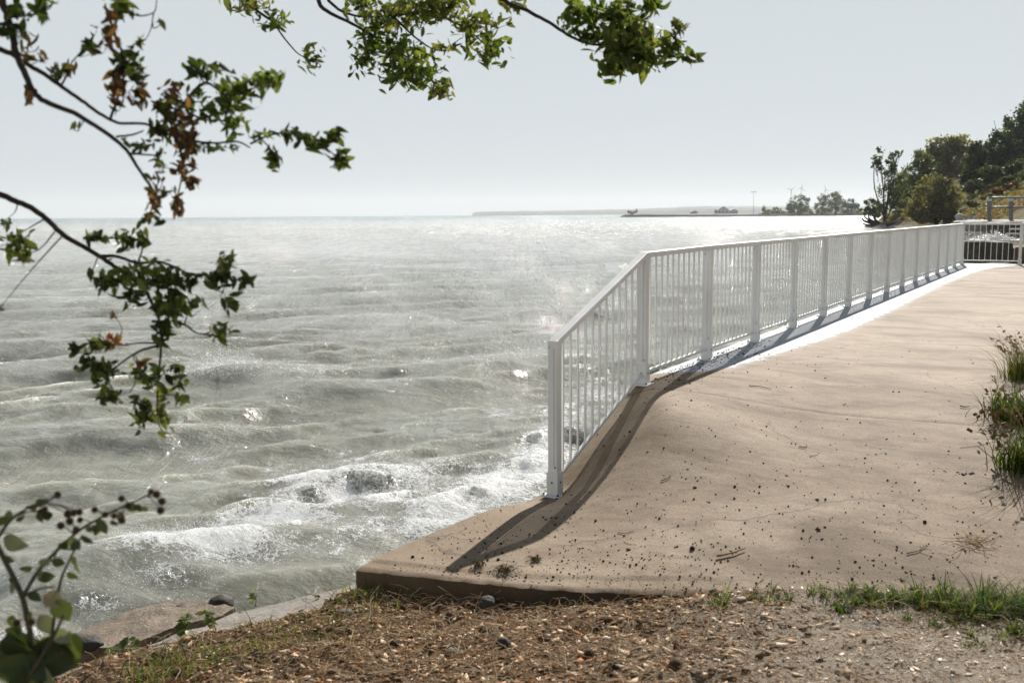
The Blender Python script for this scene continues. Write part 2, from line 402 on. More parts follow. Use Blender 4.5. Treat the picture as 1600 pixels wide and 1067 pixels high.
def build_lake():
    m, t, b = newmat('lake_water')
    p = geo(t)
    foam = attr(t, 'foam').outputs['Fac']
    f1 = noise(t, p, 5.5, 8, 0.68, 0.5); f2 = noise(t, p, 22, 6, 0.65, 0.8)
    vo = nd(t, 'TexVoronoi', {'Scale': 9.0, 'Vector': nd(t, 'VectorMath', {0: p, 1: nd(t, 'TexNoise', {'Vector': p, 'Scale': 4.0, 'Detail': 4.0}).outputs['Color']}).outputs[0]}, feature='DISTANCE_TO_EDGE').outputs['Distance']
    lace = maprange(t, vo, 0.0, 0.16, 0.22, -0.10)
    fv = mth(t, 'ADD', foam, mth(t, 'ADD', mth(t, 'MULTIPLY', mth(t, 'SUBTRACT', f1, 0.5), 1.6), mth(t, 'MULTIPLY', mth(t, 'SUBTRACT', f2, 0.5), 0.75)))
    fv = mth(t, 'ADD', fv, lace)
    fm = maprange(t, fv, 0.38, 0.82)
    fm = mth(t, 'MULTIPLY', fm, maprange(t, foam, 0.04, 0.25))
    # silty water: body colour with slow variation
    big = noise(t, nd(t, 'Mapping', {'Vector': p, 'Scale': (1, 0.6, 1)}).outputs[0], 0.12, 3)
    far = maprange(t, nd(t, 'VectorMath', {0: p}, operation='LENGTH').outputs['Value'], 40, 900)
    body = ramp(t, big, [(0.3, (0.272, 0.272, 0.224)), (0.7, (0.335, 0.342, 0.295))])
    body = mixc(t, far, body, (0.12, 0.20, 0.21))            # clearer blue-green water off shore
    body = mixc(t, fm, body, (0.72, 0.74, 0.75))
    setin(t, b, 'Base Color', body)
    b.inputs['IOR'].default_value = 1.333
    b.inputs['Subsurface Weight'].default_value = 0.75; b.inputs['Subsurface Radius'].default_value = (1.0, 0.98, 0.9); b.inputs['Subsurface Scale'].default_value = 0.8
    b.inputs['Specular IOR Level'].default_value = 0.55
    rp1 = nd(t, 'Mapping', {'Vector': p, 'Scale': (1.0, 1.5, 1), 'Rotation': (0, 0, 0.35)}).outputs[0]
    r1 = noise(t, rp1, 4.5, 6, 0.62, 0.5)
    r2 = noise(t, rp1, 0.85, 4, 0.6, 0.4)
    r3 = noise(t, rp1, 15, 3, 0.55, 0.3)
    gust = maprange(t, noise(t, nd(t, 'Mapping', {'Vector': p, 'Scale': (0.9, 0.09, 1), 'Rotation': (0, 0, 0.3)}).outputs[0], 1.0, 5, 0.7), 0.38, 0.62, 0.6, 1.55)
    hh = mth(t, 'ADD', mth(t, 'MULTIPLY', mth(t, 'MULTIPLY', r1, 0.11), gust), mth(t, 'ADD', mth(t, 'MULTIPLY', mth(t, 'MULTIPLY', mth(t, 'MULTIPLY', r2, far_w(t, p)), 0.5), gust), mth(t, 'MULTIPLY', r3, 0.024)))
    fh = mth(t, 'ADD', mth(t, 'MULTIPLY', f2, 0.05), mth(t, 'MULTIPLY', f1, 0.08))
    hh = mth(t, 'ADD', hh, mth(t, 'MULTIPLY', fm, fh))
    bump(t, b, hh, 1.0, 1.0)
    gl = noise(t, nd(t, 'Mapping', {'Vector': p, 'Scale': (1.1, 0.22, 1)}).outputs[0], 1.0, 6, 0.75)
    dist = nd(t, 'VectorMath', {0: p}, operation='LENGTH').outputs['Value']
    rfar = mth(t, 'MULTIPLY', maprange(t, dist, 26, 260, 0.05, 0.235), maprange(t, gl, 0.40, 0.60, 0.35, 1.2))
    setin(t, b, 'Roughness', mth(t, 'ADD', mth(t, 'MULTIPLY', rfar, mth(t, 'SUBTRACT', 1.0, fm)), mth(t, 'MULTIPLY', fm, 0.55)))
    nr, nc = 620, 1150
    inv = np.linspace(1 / 4.6, 1 / 9000, nr); r = 1 / inv
    ta = np.tan(np.linspace(R_(-37), R_(37), nc)); ta = np.linspace(-0.80, 0.74, nc)
    Rg, Tg = np.meshgrid(r, ta, indexing='ij')
    x = Rg * Tg; y = Rg.copy()
    dr = np.gradient(r)[:, None] * np.ones((1, nc)); dr = np.maximum(dr, Rg * (ta[1] - ta[0]))
    h, ox, oy = lake_height(x, y, dr)
    # shoaling / single waves
    H2 = np.zeros_like(x); cx2 = np.zeros_like(x); cy2 = np.zeros_like(x); crest_foam = np.zeros_like(x)
    wob = 0.25 * fbm(x * 0.9, y * 0.9, 3, 61)
    for ci, (pp, amp, wb, wf) in enumerate(CRESTS):
        pts = atz(np.array([q[0] for q in pp]), np.array([q[1] for q in pp]), WZ + 0.25)[:, :2]; pts = smoothpath(pts, 6)
        lo = pts.min(0) - 4; hi = pts.max(0) + 4
        mk = (x > lo[0]) & (x < hi[0]) & (y > lo[1]) & (y < hi[1])
        xs, ys = x[mk], y[mk]
        sd, tt = polyd(xs, ys, pts); sd = sd + wob[mk]
        a = 0.66 * np.interp(tt / 6, np.arange(len(amp)), amp)
        prof = np.where(sd > 0, np.exp(-(sd / wb) ** 2), np.exp(-(np.abs(sd) / wf) ** 1.6)) - 0.18 * np.exp(-((sd + 2.2 * wf) / (1.2 * wf)) ** 2)
        H2[mk] += a * prof
        push = 0.2 * a * np.exp(-(sd / (0.45 * wb)) ** 2)
        tang = pts[-1] - pts[0]; tang /= np.linalg.norm(tang); nx, ny = tang[1], -tang[0]
        cx2[mk] += nx * push; cy2[mk] += ny * push
        if ci in (3, 5, 6): crest_foam[mk] += 0.35 * a / 0.3 * np.exp(-(sd / 0.25) ** 2)
    near_single = np.clip(H2 / 0.25, 0, 1)
    h = 0.18 * np.tanh(h / 0.18) * (1 - 0.5 * near_single)      # no freak peaks
    fo = np.zeros_like(x)
    for (px, py, rx, ry, st) in FOAM:
        c = atz(px, py, WZ + 0.1); Yc = c[1]; ax = rx * Yc / F; ay = ry * Yc * Yc / (F * 2.7)
        d = ((x - c[0] - 0.15 * (y - c[1])) / ax) ** 2 + ((y - c[1]) / ay) ** 2
        fo = np.maximum(fo, st * np.exp(-d * 0.9))
    # whitecaps on steep crests
    hc = np.clip((h - 0.075) / 0.08, 0, 1) * np.clip(dr < 0.9, 0, 1) * sstep(0.52, 0.75, vnoise(x / 2.3, y / 1.4, 71))
    fo = np.clip(np.maximum(fo, crest_foam * sstep(0.35, 0.6, vnoise(x / 0.8, y / 0.8, 72))) + 0.5 * hc, 0, 1.1)
    # turbulent foam surface
    lump = fbm(x * 3.2, y * 3.2, 5, 81, 0.6)
    Z = WZ + h + H2 + np.where(dr < 0.2, 1, 0) * 0.10 * np.clip(fo - 0.25, 0, 1) * (lump + 0.12)
    X = x + ox + cx2; Y = y + oy + cy2
    V = np.stack([X, Y, Z], -1).reshape(-1, 3)
    i = np.arange(nr - 1)[:, None] * nc + np.arange(nc - 1)[None]
    Fc = np.stack([i, i + 1, i + nc + 1, i + nc], -1).reshape(-1, 4)
    # skip water under the deck and dry land
    cxm = x[:-1, :-1]; cym = y[:-1, :-1]; s_, l_ = w2sl(cxm, cym)
    dry = (l_ > 0.6) & (s_ > -3) & (s_ < 21.5) & (l_ < 6)
    land = (cxm - (cym * 0.60)) > 3
    keep = ~(dry | (land & (cym < 250)))
    Fc = Fc[keep.ravel()]
    o = obj('lake', mesh('lake', V, Fc, m, True, {'foam': fo.ravel()}))
    tag(o, kind='structure', label='choppy silty grey-green lake with sun glitter and breaking waves')
    return V, fo.ravel()
def far_w(t, p):
    return maprange(t, nd(t, 'VectorMath', {0: p}, operation='LENGTH').outputs['Value'], 15, 80)
LV, LFO = build_lake()

def build_spray():
    m, t, b = newmat('spray_droplet')
    b.inputs['Base Color'].default_value = (0.85, 0.86, 0.86, 1); b.inputs['Roughness'].default_value = 0.25
    tet = np.array([(0, 0, 1.), (.94, 0, -.33), (-.47, .82, -.33), (-.47, -.82, -.33)]); tf = np.array([(0, 1, 2), (0, 2, 3), (0, 3, 1), (1, 3, 2)])
    y = LV[:, 1]; L = []; S = []
    near = np.where((LFO > 0.62) & (y < 16) & (y > 6))[0]
    pk = rng.choice(near, 8000)
    up = np.abs(rng.normal(0, 0.055, 8000)); L.append(LV[pk] + np.stack([rng.normal(0, .05, 8000), rng.normal(0, .05, 8000), up], -1)); S.append(rng.uniform(.002, .006, 8000))
    # splash thrown up off the second crest and at the rock
    for (px, py, n, wd, ht) in ((350, 575, 2200, .42, .36), (300, 588, 300, .4, .2), (285, 905, 500, .35, .22), (400, 860, 700, .5, .16), (700, 760, 700, .6, .16), (830, 725, 500, .4, .2), (440, 580, 260, .5, .14), (790, 545, 300, .8, .16), (170, 925, 450, .5, .2)):
        c = atz(px, py, WZ + 0.25); e = rng.exponential(0.33, n); sdx = (1 - np.clip(e, 0, 1) * 0.6)
        L.append(np.stack([c[0] + rng.normal(0, wd, n) * sdx, c[1] + rng.normal(0, wd * .6, n), c[2] + e * ht], -1)); S.append(rng.uniform(.0025, .008, n) * (c[1] / 9) ** 0.9)
    L = np.concatenate(L); S = np.concatenate(S)
    V, Fc = scatter(tet, tf, rotmats(len(L)) * S[:, None, None], L)
    o = obj('spray', mesh('spray', V, Fc, m, True)); tag(o, kind='stuff', label='white spray thrown up along the breaking waves', cat='spray')
build_spray()
# ------------------------------------------------------------------ dirt bank in front
BANKL = np.array([(-6.0, 2.6), (-2.2, 4.34), (-1.88, 4.55), (-1.47, 4.74), (-1.18, 4.86), (-1.0, 5.0), (-.88, 5.3), (-.2, 5.7)])
def dirt_base(x, y):
    s, l = w2sl(x, y); fd = front_s(l) - s
    ez = slab_z(front_s(l), l)
    gap = np.interp(l, [-.3, .3, .8, 1.3, 1.6, 1.9, 2.4, 4], [-.14, -.13, -.10, -.055, -.015, .035, .055, .06])
    tgt = np.interp(x, [-3, -2, -1, 0, 1.5, 4], [-.95, -.78, -.56, -.40, -.26, -.22])
    z = (ez + gap) + (tgt - ez - gap) * sstep(0, 2.4, fd)
    z = np.where(fd < 0, z + 0.28 * fd, z)
    sd, tt = polyd(x, y, BANKL)           # left of direction = lake side
    b = np.maximum(sd, 0) * (l < 0.1)
    z = z - np.minimum(np.maximum(b - .03, 0) * 4.0, 0.95) - 0.25 * np.maximum(b - 0.3, 0)
    return z, fd, l
def dirt_z(x, y):
    z, fd, l = dirt_base(x, y)
    r = 1 - 0.75 * sstep(0.6, 1.6, x - 0.25 * (y - 4))          # left loose mulch, right trodden gravel
    return z + (0.05 * fbm(x * 2.6, y * 2.6, 3, 101) + 0.05 * r * fbm(x * 7, y * 7, 4, 103) + 0.02 * fbm(x * 24, y * 24, 3, 107)) * sstep(-.3, .12, fd + 0.15)
def atg(px, py):
    z = -.45
    for _ in range(12):
        c = atz(px, py, z); z = .5 * z + .5 * float(dirt_z(np.array([c[0]]), np.array([c[1]]))[0])
    return atz(px, py, z)
def ground_mats():
    m, t, b = newmat('loose_dirt'); p = geo(t)
    n1 = noise(t, p, 3.0, 6); n2 = noise(t, p, 40, 7, 0.7); n3 = noise(t, p, 160, 4, 0.65)
    sep = nd(t, 'SeparateXYZ', {0: p})
    side = mth(t, 'ADD', mth(t, 'SUBTRACT', sep.outputs[0], mth(t, 'MULTIPLY', sep.outputs[1], 0.25)), mth(t, 'MULTIPLY', n1, 1.6))
    g = maprange(t, side, -0.1, 1.3)
    c1 = ramp(t, n2, [(0.3, (0.045, 0.026, 0.014)), (0.5, (0.22, 0.14, 0.08)), (0.7, (0.40, 0.285, 0.18))])
    c2 = ramp(t, n3, [(0.3, (0.14, 0.11, 0.08)), (0.5, (0.47, 0.39, 0.30)), (0.68, (0.62, 0.55, 0.46))])
    c = mixc(t, g, c1, c2)
    mo = noise(t, p, 5.5, 4); sep2 = maprange(t, mo, 0.56, 0.72, 0, 0.5)
    c = mixc(t, sep2, c, (0.05, 0.038, 0.018))
    setin(t, b, 'Base Color', c); b.inputs['Roughness'].default_value = 0.95; b.inputs['Specular IOR Level'].default_value = 0.1
    bump(t, b, mth(t, 'ADD', mth(t, 'MULTIPLY', n2, 1.0), mth(t, 'MULTIPLY', n3, 0.5)), 1.0, 0.03)
    return m
def build_dirt():
    xs = np.linspace(-4.5, 5.2, 520); ys = np.concatenate([np.linspace(-1.5, 1.8, 40), np.linspace(1.82, 6.2, 250)])
    x, y = np.meshgrid(xs, ys, indexing='xy')
    z = dirt_z(x, y); V = np.stack([x, y, z], -1).reshape(-1, 3); nx = len(xs); ny = len(ys)
    i = np.arange(ny - 1)[:, None] * nx + np.arange(nx - 1)[None]
    Fc = np.stack([i, i + 1, i + nx + 1, i + nx], -1)
    s, l = w2sl(x[:-1, :-1], y[:-1, :-1]); fd = front_s(l) - s
    keep = (fd > -0.55) | (l < -0.1)
    keep &= ~((l < -0.0) & (fd < -0.5) & (l > -.1)) & ~((polyd(x[:-1, :-1], y[:-1, :-1], BANKL)[0] > 1.6) & (l < .1))
    o = obj('dirt_ground', mesh('dirt_ground', V, Fc[keep], ground_mats(), True))
    tag(o, kind='structure', label='brown crumbly dirt and grey gravel in front of the concrete')
build_dirt()
def colmat(name, rough=0.9, spec=0.15):
    m, t, b = newmat(name); c = attr(t, 'col').outputs['Color']
    n = noise(t, geo(t), 120, 3)
    setin(t, b, 'Base Color', mixc(t, 1.0, c, ramp(t, n, [(0.3, (0.75, .75, .75)), (0.7, (1.2, 1.2, 1.2))]), 'MULTIPLY'))
    b.inputs['Roughness'].default_value = rough; b.inputs['Specular IOR Level'].default_value = spec
    return m
M_CHIP = colmat('chips_and_crumbs')
def build_chips():
    octv = np.array([(1, 0, 0), (-1, 0, 0), (0, 1, 0), (0, -1, 0), (.15, .1, 1), (-.1, 0, -1.)])
    octf = np.array([(0, 2, 4), (2, 1, 4), (1, 3, 4), (3, 0, 4), (2, 0, 5), (1, 2, 5), (3, 1, 5), (0, 3, 5)])
    n = 46000
    x = rng.uniform(-2.6, 3.2, n); y = 5.6 - rng.uniform(0, 1, n) ** 1.0 * 3.6
    zb, fd, l = dirt_base(x, y); sd, _ = polyd(x, y, BANKL)
    right = sstep(0.4, 1.5, x - 0.25 * (y - 4) + rng.normal(0, .3, n))
    ok = (fd > np.where(l > 1.6, -0.22, 0.0)) & ((sd < 0.03) | (l > 0.1)) & (x < y * .62 + .3) & (x > -y * .6 - .3)
    x, y, right = x[ok], y[ok], right[ok]; n = len(x)
    z = dirt_z(x, y)
    big = rng.lognormal(0, 0.45, n)
    S = np.where(right > .5, 0.0046, 0.0082) * big
    Mx = rotmats(n) * 1.0
    sc = np.stack([S * rng.uniform(.9, 2.6, n), S * rng.uniform(.6, 1.2, n), S * rng.uniform(.2, .7, n)], -1)
    M = Mx * sc[:, None, :]
    # lie flatter: damp the vertical component
    M[:, 2, :] *= 0.32
    L = np.stack([x, y, z + S * 0.3], -1)
    V, Fc = scatter(octv, octf, M, L)
    pal_l = np.array([(.30, .20, .125), (.20, .115, .06), (.10, .055, .03), (.42, .31, .21), (.06, .04, .025), (.36, .27, .18), (.25, .12, .05)])
    pal_r = np.array([(.42, .36, .29), (.33, .27, .2), (.52, .46, .39), (.2, .15, .1), (.10, .075, .05), (.36, .3, .23), (.28, .2, .13)])
    pk = rng.integers(0, 7, n); col = np.where((right > rng.uniform(0, 1, n))[:, None], pal_r[pk], pal_l[pk]) * rng.uniform(.85, 1.3, (n, 1)) * np.where(right > .5, 1.5, 1.3)[:, None]
    o = obj('wood_chips', mesh('wood_chips', V, Fc, M_CHIP, False, {'col': np.repeat(col, 6, 0)}))
    tag(o, kind='stuff', label='loose wood chips, crumbs and gravel strewn over the dirt', cat='gravel')
    # clods
    n = 90; x = rng.uniform(-2.2, 1.0, n); y = rng.uniform(2.6, 5.2, n); zb, fd, l = dirt_base(x, y); sd, _ = polyd(x, y, BANKL)
    ok = (fd > .03) & (sd < .1); x, y = x[ok], y[ok]; n = len(x); S = rng.uniform(.012, .042, n)
    iv, jf = ico(2); V, Fc = scatter(iv, jf, rotmats(n) * (S[:, None] * rng.uniform(.6, 1.2, (n, 3)))[:, None, :], np.stack([x, y, dirt_z(x, y) - S * .15], -1))
    V = V + (0.03 * np.stack([fbm(V[:, 0] * 30, V[:, 1] * 30 + V[:, 2] * 25, 3, q) for q in (1, 2, 3)], -1))
    o = obj('soil_clods', mesh('soil_clods', V, Fc, simple('damp_soil', (.06, .04, .024), .95, .5, 60, .1), True)); tag(o, kind='stuff', label='dark damp soil clods among the wood chips', cat='soil')
    # dry straw
    n = 16000; x = rng.uniform(-2.3, 2.8, n); y = rng.uniform(2.3, 5.3, n); zb, fd, l = dirt_base(x, y); sd, _ = polyd(x, y, BANKL)
    ok = (fd > .0) & (sd < .02) & (rng.uniform(0, 1, n) < np.interp(x, [0, 1.5], [1, .45])); x, y = x[ok], y[ok]; n = len(x)
    th = rng.uniform(0, 2 * np.pi, n); Ln = rng.lognormal(np.log(.07), .5, n); rise = rng.normal(.15, .25, n)
    d = np.stack([np.cos(th), np.sin(th), rise], -1) * Ln[:, None]; p0 = np.stack([x, y, dirt_z(x, y) + .01], -1)
    sag = np.stack([rng.normal(0, .1, n) * Ln, rng.normal(0, .1, n) * Ln, .12 * Ln], -1)
    side = np.stack([-np.sin(th), np.cos(th), 0 * th], -1) * .0011; up = np.array([0, 0, .0011])
    rows = []
    for t in (0, .5, 1):
        c = p0 + d * t + sag * (4 * t * (1 - t)); rows += [c - side - up * .5, c + side - up * .5, c + up]
    V = np.stack(rows, 1).reshape(-1, 3)
    f = []
    for r in (0, 3):
        for a, b in ((0, 1), (1, 2), (2, 0)): f.append((r + a, r + b, r + 3 + b, r + 3 + a))
    Fc = np.array(f)[None] + (np.arange(n) * 9)[:, None, None]
    pal = np.array([(.50, .37, .22), (.38, .23, .11), (.6, .5, .34), (.24, .12, .055)]); col = pal[rng.integers(0, 4, n)]
    o = obj('dry_straw', mesh('dry_straw', V, Fc.reshape(-1, 4), M_CHIP, False, {'col': np.repeat(col, 9, 0)}))
    tag(o, kind='stuff', label='dry straw and bark shreds over the dirt', cat='straw')
def ico(sub):
    import bmesh
    bm = bmesh.new(); bmesh.ops.create_icosphere(bm, subdivisions=sub, radius=1)
    v = np.array([q.co[:] for q in bm.verts]); bm.verts.ensure_lookup_table(); f = np.array([[q.index for q in k.verts] for k in bm.faces]); bm.free(); return v, f
build_chips()

# ------------------------------------------------------------------ guard railing
M_WHITE = None
def white_paint():
    m, t, b = newmat('white_powder_coat'); p = geo(t)
    n = noise(t, nd(t, 'Mapping', {'Vector': p, 'Scale': (1, 1, 0.25)}).outputs[0], 6, 6, 0.6); n2 = noise(t, p, 60, 4)
    c = ramp(t, n, [(0.3, (0.66, 0.645, 0.61)), (0.6, (0.78, 0.77, 0.74))])
    low = maprange(t, n2, 0.62, 0.75, 0, 0.25)
    c = mixc(t, low, c, (0.5, 0.46, 0.4))
    setin(t, b, 'Base Color', c); b.inputs['Roughness'].default_value = 0.42; b.inputs['Specular IOR Level'].default_value = 0.4
    return m
M_WHITE = white_paint()
M_BOLT = simple('dark_bolt', (.045, .04, .037), .5, .3, 60, .4, .6)
M_PLATE = simple('galvanised_plate', (.5, .51, .52), .45, .2, 40, .5, .2)
def build_railing():
    root = empty('guard_railing', P2 - STEP + [0, 0, -.58]); off = np.array(root.location)
    tag(root, 'long white metal guard railing of posts and slim balusters along the lakeside edge', 'railing')
    pz = {}
    posts = [P2 + STEP * k for k in range(-1, 15)]
    for k, p in enumerate(posts): p[2] = float(slab_z((k - 1) * SPC, 0.0))
    endp = posts[-1] + N * 1.40; endp[2] = 0.0
    hgt = [1.10] * 16
    top = [p + [0, 0, 1.10] for p in posts]; top[0][2] = .545
    def yawbox(mb, c, a, b, h): return mb.add(*box(c, U * a, N * b, (0, 0, h)))
    # posts
    def post(p, t, first=False):
        hw = .036; h = (t[2] - .045 - p[2]) if not first else (t[2] - .012 - p[2])
        mb = MB(); mb.add(*box(p + [0, 0, h / 2 + .004], U * hw, N * hw, (0, 0, h / 2)))
        o = mb.build('post', M_WHITE, root, off); bevel(o, .004)
        # raised track strips down both faces across the line of the rail
        sl_ = MB()
        for sg in (-1, 1):
            sl_.add(*box(p + U * sg * (hw + .004) + [0, 0, h / 2 + .1], U * .004, N * .012, (0, 0, h / 2 - .12)))
        sl_.build('track', M_WHITE, o, off - off) if False else obj('track', mesh('track', np.array(sl_.V) - off, sl_.F, M_WHITE), o)
        sv = MB(); sv.add(*box(p + [0, 0, .092], U * (hw + .008), N * (hw + .008), (0, 0, .082)))
        s_ = obj('sleeve', mesh('sleeve', np.array(sv.V) - off, sv.F, M_WHITE), o); bevel(s_, .004)
        pl = MB(); pl.add(*box(p + [0, 0, .006], U * .078, N * .07, (0, 0, .007)))
        q = obj('base_plate', mesh('base_plate', np.array(pl.V) - off, pl.F, M_WHITE), o); bevel(q, .002, 1)
        iv, jf = ico(1)
        for (a, b, z, r) in ((.062, .055, .018, .009), (-.062, .055, .018, .009), (-.062, -.055, .018, .009), (-(hw + .008), 0, .1, .008), (0, hw + .008, .1, .008), (-(hw + .001), .022, .21, .007), (-(hw + .001), -.02, h - .04, .008)):
            c = p + U * a + N * b + [0, 0, z]
            obj('bolt', mesh('bolt', iv * r + c - off, jf, M_BOLT, True), o)
        return o
    for k, (p, t) in enumerate(zip(posts, top)): post(p, t, k == 0)
    post(endp, endp + [0, 0, 1.10])
    # top rail: mitred sweep
    def sweep(name, path, lat, h, wd, e0=0, e1=0):
        path = [np.array(q, float) for q in path]; V = []; Fc = []
        d0 = path[1] - path[0]; d0 /= np.linalg.norm(d0); d1 = path[-1] - path[-2]; d1 /= np.linalg.norm(d1)
        path[0] = path[0] - d0 * e0; path[-1] = path[-1] + d1 * e1
        for q in path:
            for a, c in ((-1, -1), (1, -1), (1, 0), (-1, 0)): V.append(q + lat * wd * a + np.array([0, 0, h * (c + 0)]) * (1 if c else 0))
        n = len(path)
        for i in range(n - 1):
            for j in range(4): k = (j + 1) % 4; Fc.append((i * 4 + j, i * 4 + k, i * 4 + 4 + k, i * 4 + 4 + j))
        Fc.append((3, 2, 1, 0)); Fc.append(tuple(4 * (n - 1) + j for j in range(4)))
        o = obj(name, mesh(name, np.array(V) - off, Fc, M_WHITE), root); bevel(o, .004)
    sweep('top_rail', top[:2], N, .045, .034, .045, 0)
    sweep('top_rail', [top[1]] + top[2:], N, .045, .034, .0, .034)
    endt = endp + [0, 0, 1.10]
    sweep('top_rail', [top[-1] + N * .035, endt], U, .044, .033, 0, .045)
    # panels
    bal = mesh('baluster', np.array(box((0, 0, .5), U * .0071, N * .0071, (0, 0, .5))[0]), BOXF, M_WHITE)
    def panel(a, b, ta, tb, d, latv, n, wz=.105):
        L = np.linalg.norm((b - a)[:2])
        f0 = .045 / L; f1 = 1 - f0
        za = a[2] + wz + .012; zb = b[2] + wz + .012
        p0 = a + (b - a) * f0; p1 = a + (b - a) * f1
        p0[2] = za + (zb - za) * f0; p1[2] = za + (zb - za) * f1
        sweep('bottom_rail', [p0, p1], latv, .026, .014)
        for i in range(n):
            f = (i + 1) / (n + 1); q = a + (b - a) * f; z0 = za + (zb - za) * f - .006; z1 = ta[2] + (tb[2] - ta[2]) * f - .046
            o = obj('baluster', bal, root, Vector((q[0], q[1], z0)) - Vector(off)); o.scale = (1, 1, z1 - z0)
    for k in range(15): panel(posts[k], posts[k + 1], top[k], top[k + 1], U, N, 12 if k == 0 else 11)
    panel(posts[-1], endp, top[-1], endt, N, U, 9)
build_railing()

# ------------------------------------------------------------------ things lying on the concrete
def atslab(px, py):
    z = -.2
    for _ in range(14):
        c = atz(px, py, z); s, l = w2sl(c[0], c[1]); z = .5 * z + .5 * float(slab_z(np.array([s]), np.array([l]))[0])
    return atz(px, py, z)
def put_slab(s, l): p = sl2w(s, l, slab_z(s, l)); return p
def build_pebbles():
    iv, jf = ico(1); pm = simple('dark_droppings', (.035, .026, .019), .9, .5, 200, .15)
    base = []
    for k in range(6):
        v = iv * rng.uniform(.7, 1.25, (len(iv), 1)) * np.array([1, rng.uniform(.6, .9), rng.uniform(.36, .5)]); base.append(mesh('pebble', v, jf, pm, False))
    pts = []
    while len(pts) < 285:
        u = rng.uniform()
        if u < .68: s = -3.45 + rng.gamma(1.3, .75); l = rng.uniform(-.05, 3.0) ** 1.0; l = max(l, rng.uniform(-.05, 3.0)) if rng.uniform() < .5 else l
        elif u < .86: s = rng.uniform(-1.5, 4); l = rng.uniform(.5, 2.7)
        else: s = rng.normal(1.6, .7); l = abs(rng.normal(0, .22)) + .0
        if s < front_s(l) + .03 or l > 3.05: continue
        if rng.uniform() < .35 and pts:
            s0, l0 = pts[rng.integers(len(pts))]; s = s0 + rng.normal(0, .06); l = l0 + rng.normal(0, .06)
            if s < front_s(l) + .03 or l < -.05: continue
        pts.append((s, l))
    for i, (s, l) in enumerate(pts):
        p = put_slab(s, l); r = float(np.clip(rng.lognormal(np.log(.0068), .35), .004, .0145))
        o = obj('pebble', base[i % 6], None, (float(p[0]), float(p[1]), float(p[2]) + r * .2)); o.scale = (r * rng.uniform(.8, 1.4), r, r); o.rotation_euler = (rng.uniform(-.3, .3), rng.uniform(-.3, .3), rng.uniform(0, 6.28))
        tag(o, 'small dark pebble lying loose on the tan concrete', 'pebble', 'dark pebbles scattered over the concrete')
    n = 2300; s = -3.5 + rng.gamma(1.2, 1.0, n); l = rng.uniform(-.1, 3.05, n)
    k = 700; s[:k] = rng.normal(1.7, .9, k); l[:k] = np.abs(rng.normal(0, .2, k)) - .06
    k2 = 1150; s[k:k2] = front_s(l[k:k2]) + rng.exponential(.14, k2 - k); l[k:k2] = rng.uniform(.2, 3.05, k2 - k)
    ok = (s > front_s(l) + .015); s, l = s[ok], l[ok]; n = len(s); S = rng.lognormal(np.log(.0036), .4, n)
    V, Fc = scatter(iv, jf, rotmats(n) * S[:, None, None], sl2w(s, l, slab_z(s, l) + S * .3))
    tag(obj('dark_crumbs', mesh('dark_crumbs', V, Fc, pm)), kind='stuff', label='fine dark crumbs peppering the concrete', cat='crumbs')
build_pebbles()
M_TWIG = simple('grey_brown_twig', (.11, .075, .05), .85, .35, 90, .2)
M_STRAWT = simple('dry_stalk', (.36, .24, .13), .85, .3, 90, .2)
def twig(px, py, px2, py2, z, r, label, mat=M_TWIG, bend=.02, cat='twig'):
    a = atslab(px, py); b = atslab(px2, py2)
    n = 7; t = np.linspace(0, 1, n)[:, None]; P = a + (b - a) * t; sd = np.cross(b - a, [0, 0, 1]); sd = sd / (np.linalg.norm(sd) + 1e-6)
    P = P + sd * (bend * np.sin(t * np.pi * 1.1)) + sd * rng.normal(0, .003, (n, 1))
    s, l = w2sl(P[:, 0], P[:, 1]); P[:, 2] = slab_z(s, l) + r * 1.05
    r = r * .5; mb = MB(); mb.add(*tube(P, np.linspace(r, r * .55, n), 6))
    if 'forked' in label:
        q = P[3]; e = q + (b - a) * .22 + sd * .05; e[2] = q[2] + .012; mb.add(*tube([q, (q + e) / 2 + [0, 0, .004], e], [r * .6, r * .5, r * .3], 5))
    o = mb.build('twig', mat, None, P[0], True); o.location = P[0]; tag(o, label, cat)
twig(1170, 604, 1206, 609, 0, .008, 'dark curved twig on the concrete right of the second railing post', bend=-.03)
twig(1500, 636, 1515, 637, 0, .010, 'short dark stick near the grass clump at the concrete edge')
twig(1033, 752, 1050, 741, -.3, .006, 'slim twig lying at the foot of the slope left of two dark pebbles')
twig(1248, 699, 1262, 697, -.02, .007, 'short stub of twig in the middle of the concrete')
twig(1265, 713, 1282, 706, -.02, .004, 'pale straw bit pointing up and right in the middle of the concrete', M_STRAWT)
twig(1416, 866, 1450, 853, -.05, .006, 'long forked twig on the concrete just above the grassy front edge', bend=.012)
twig(1528, 697, 1598, 745, 0, .004, 'long thin stem angled down toward the right end of the concrete', bend=.02)
twig(1500, 700, 1560, 688, 0, .003, 'very thin stem reaching left from the right hand grass', M_STRAWT, .02)
twig(965, 833, 990, 831, -.35, .005, 'thin dark twig lying level in front of the rail shadow')
twig(976, 843, 993, 852, -.37, .0035, 'thin pale stem just below the level twig in front of the rail shadow', M_STRAWT)
twig(1120, 872, 1165, 860, -.2, .012, 'curled rust brown dry leaf stalk on the concrete near the front edge', simple('rusty_leaf', (.26, .14, .05), .8, .4, 80, .2), .01, 'dry leaf')
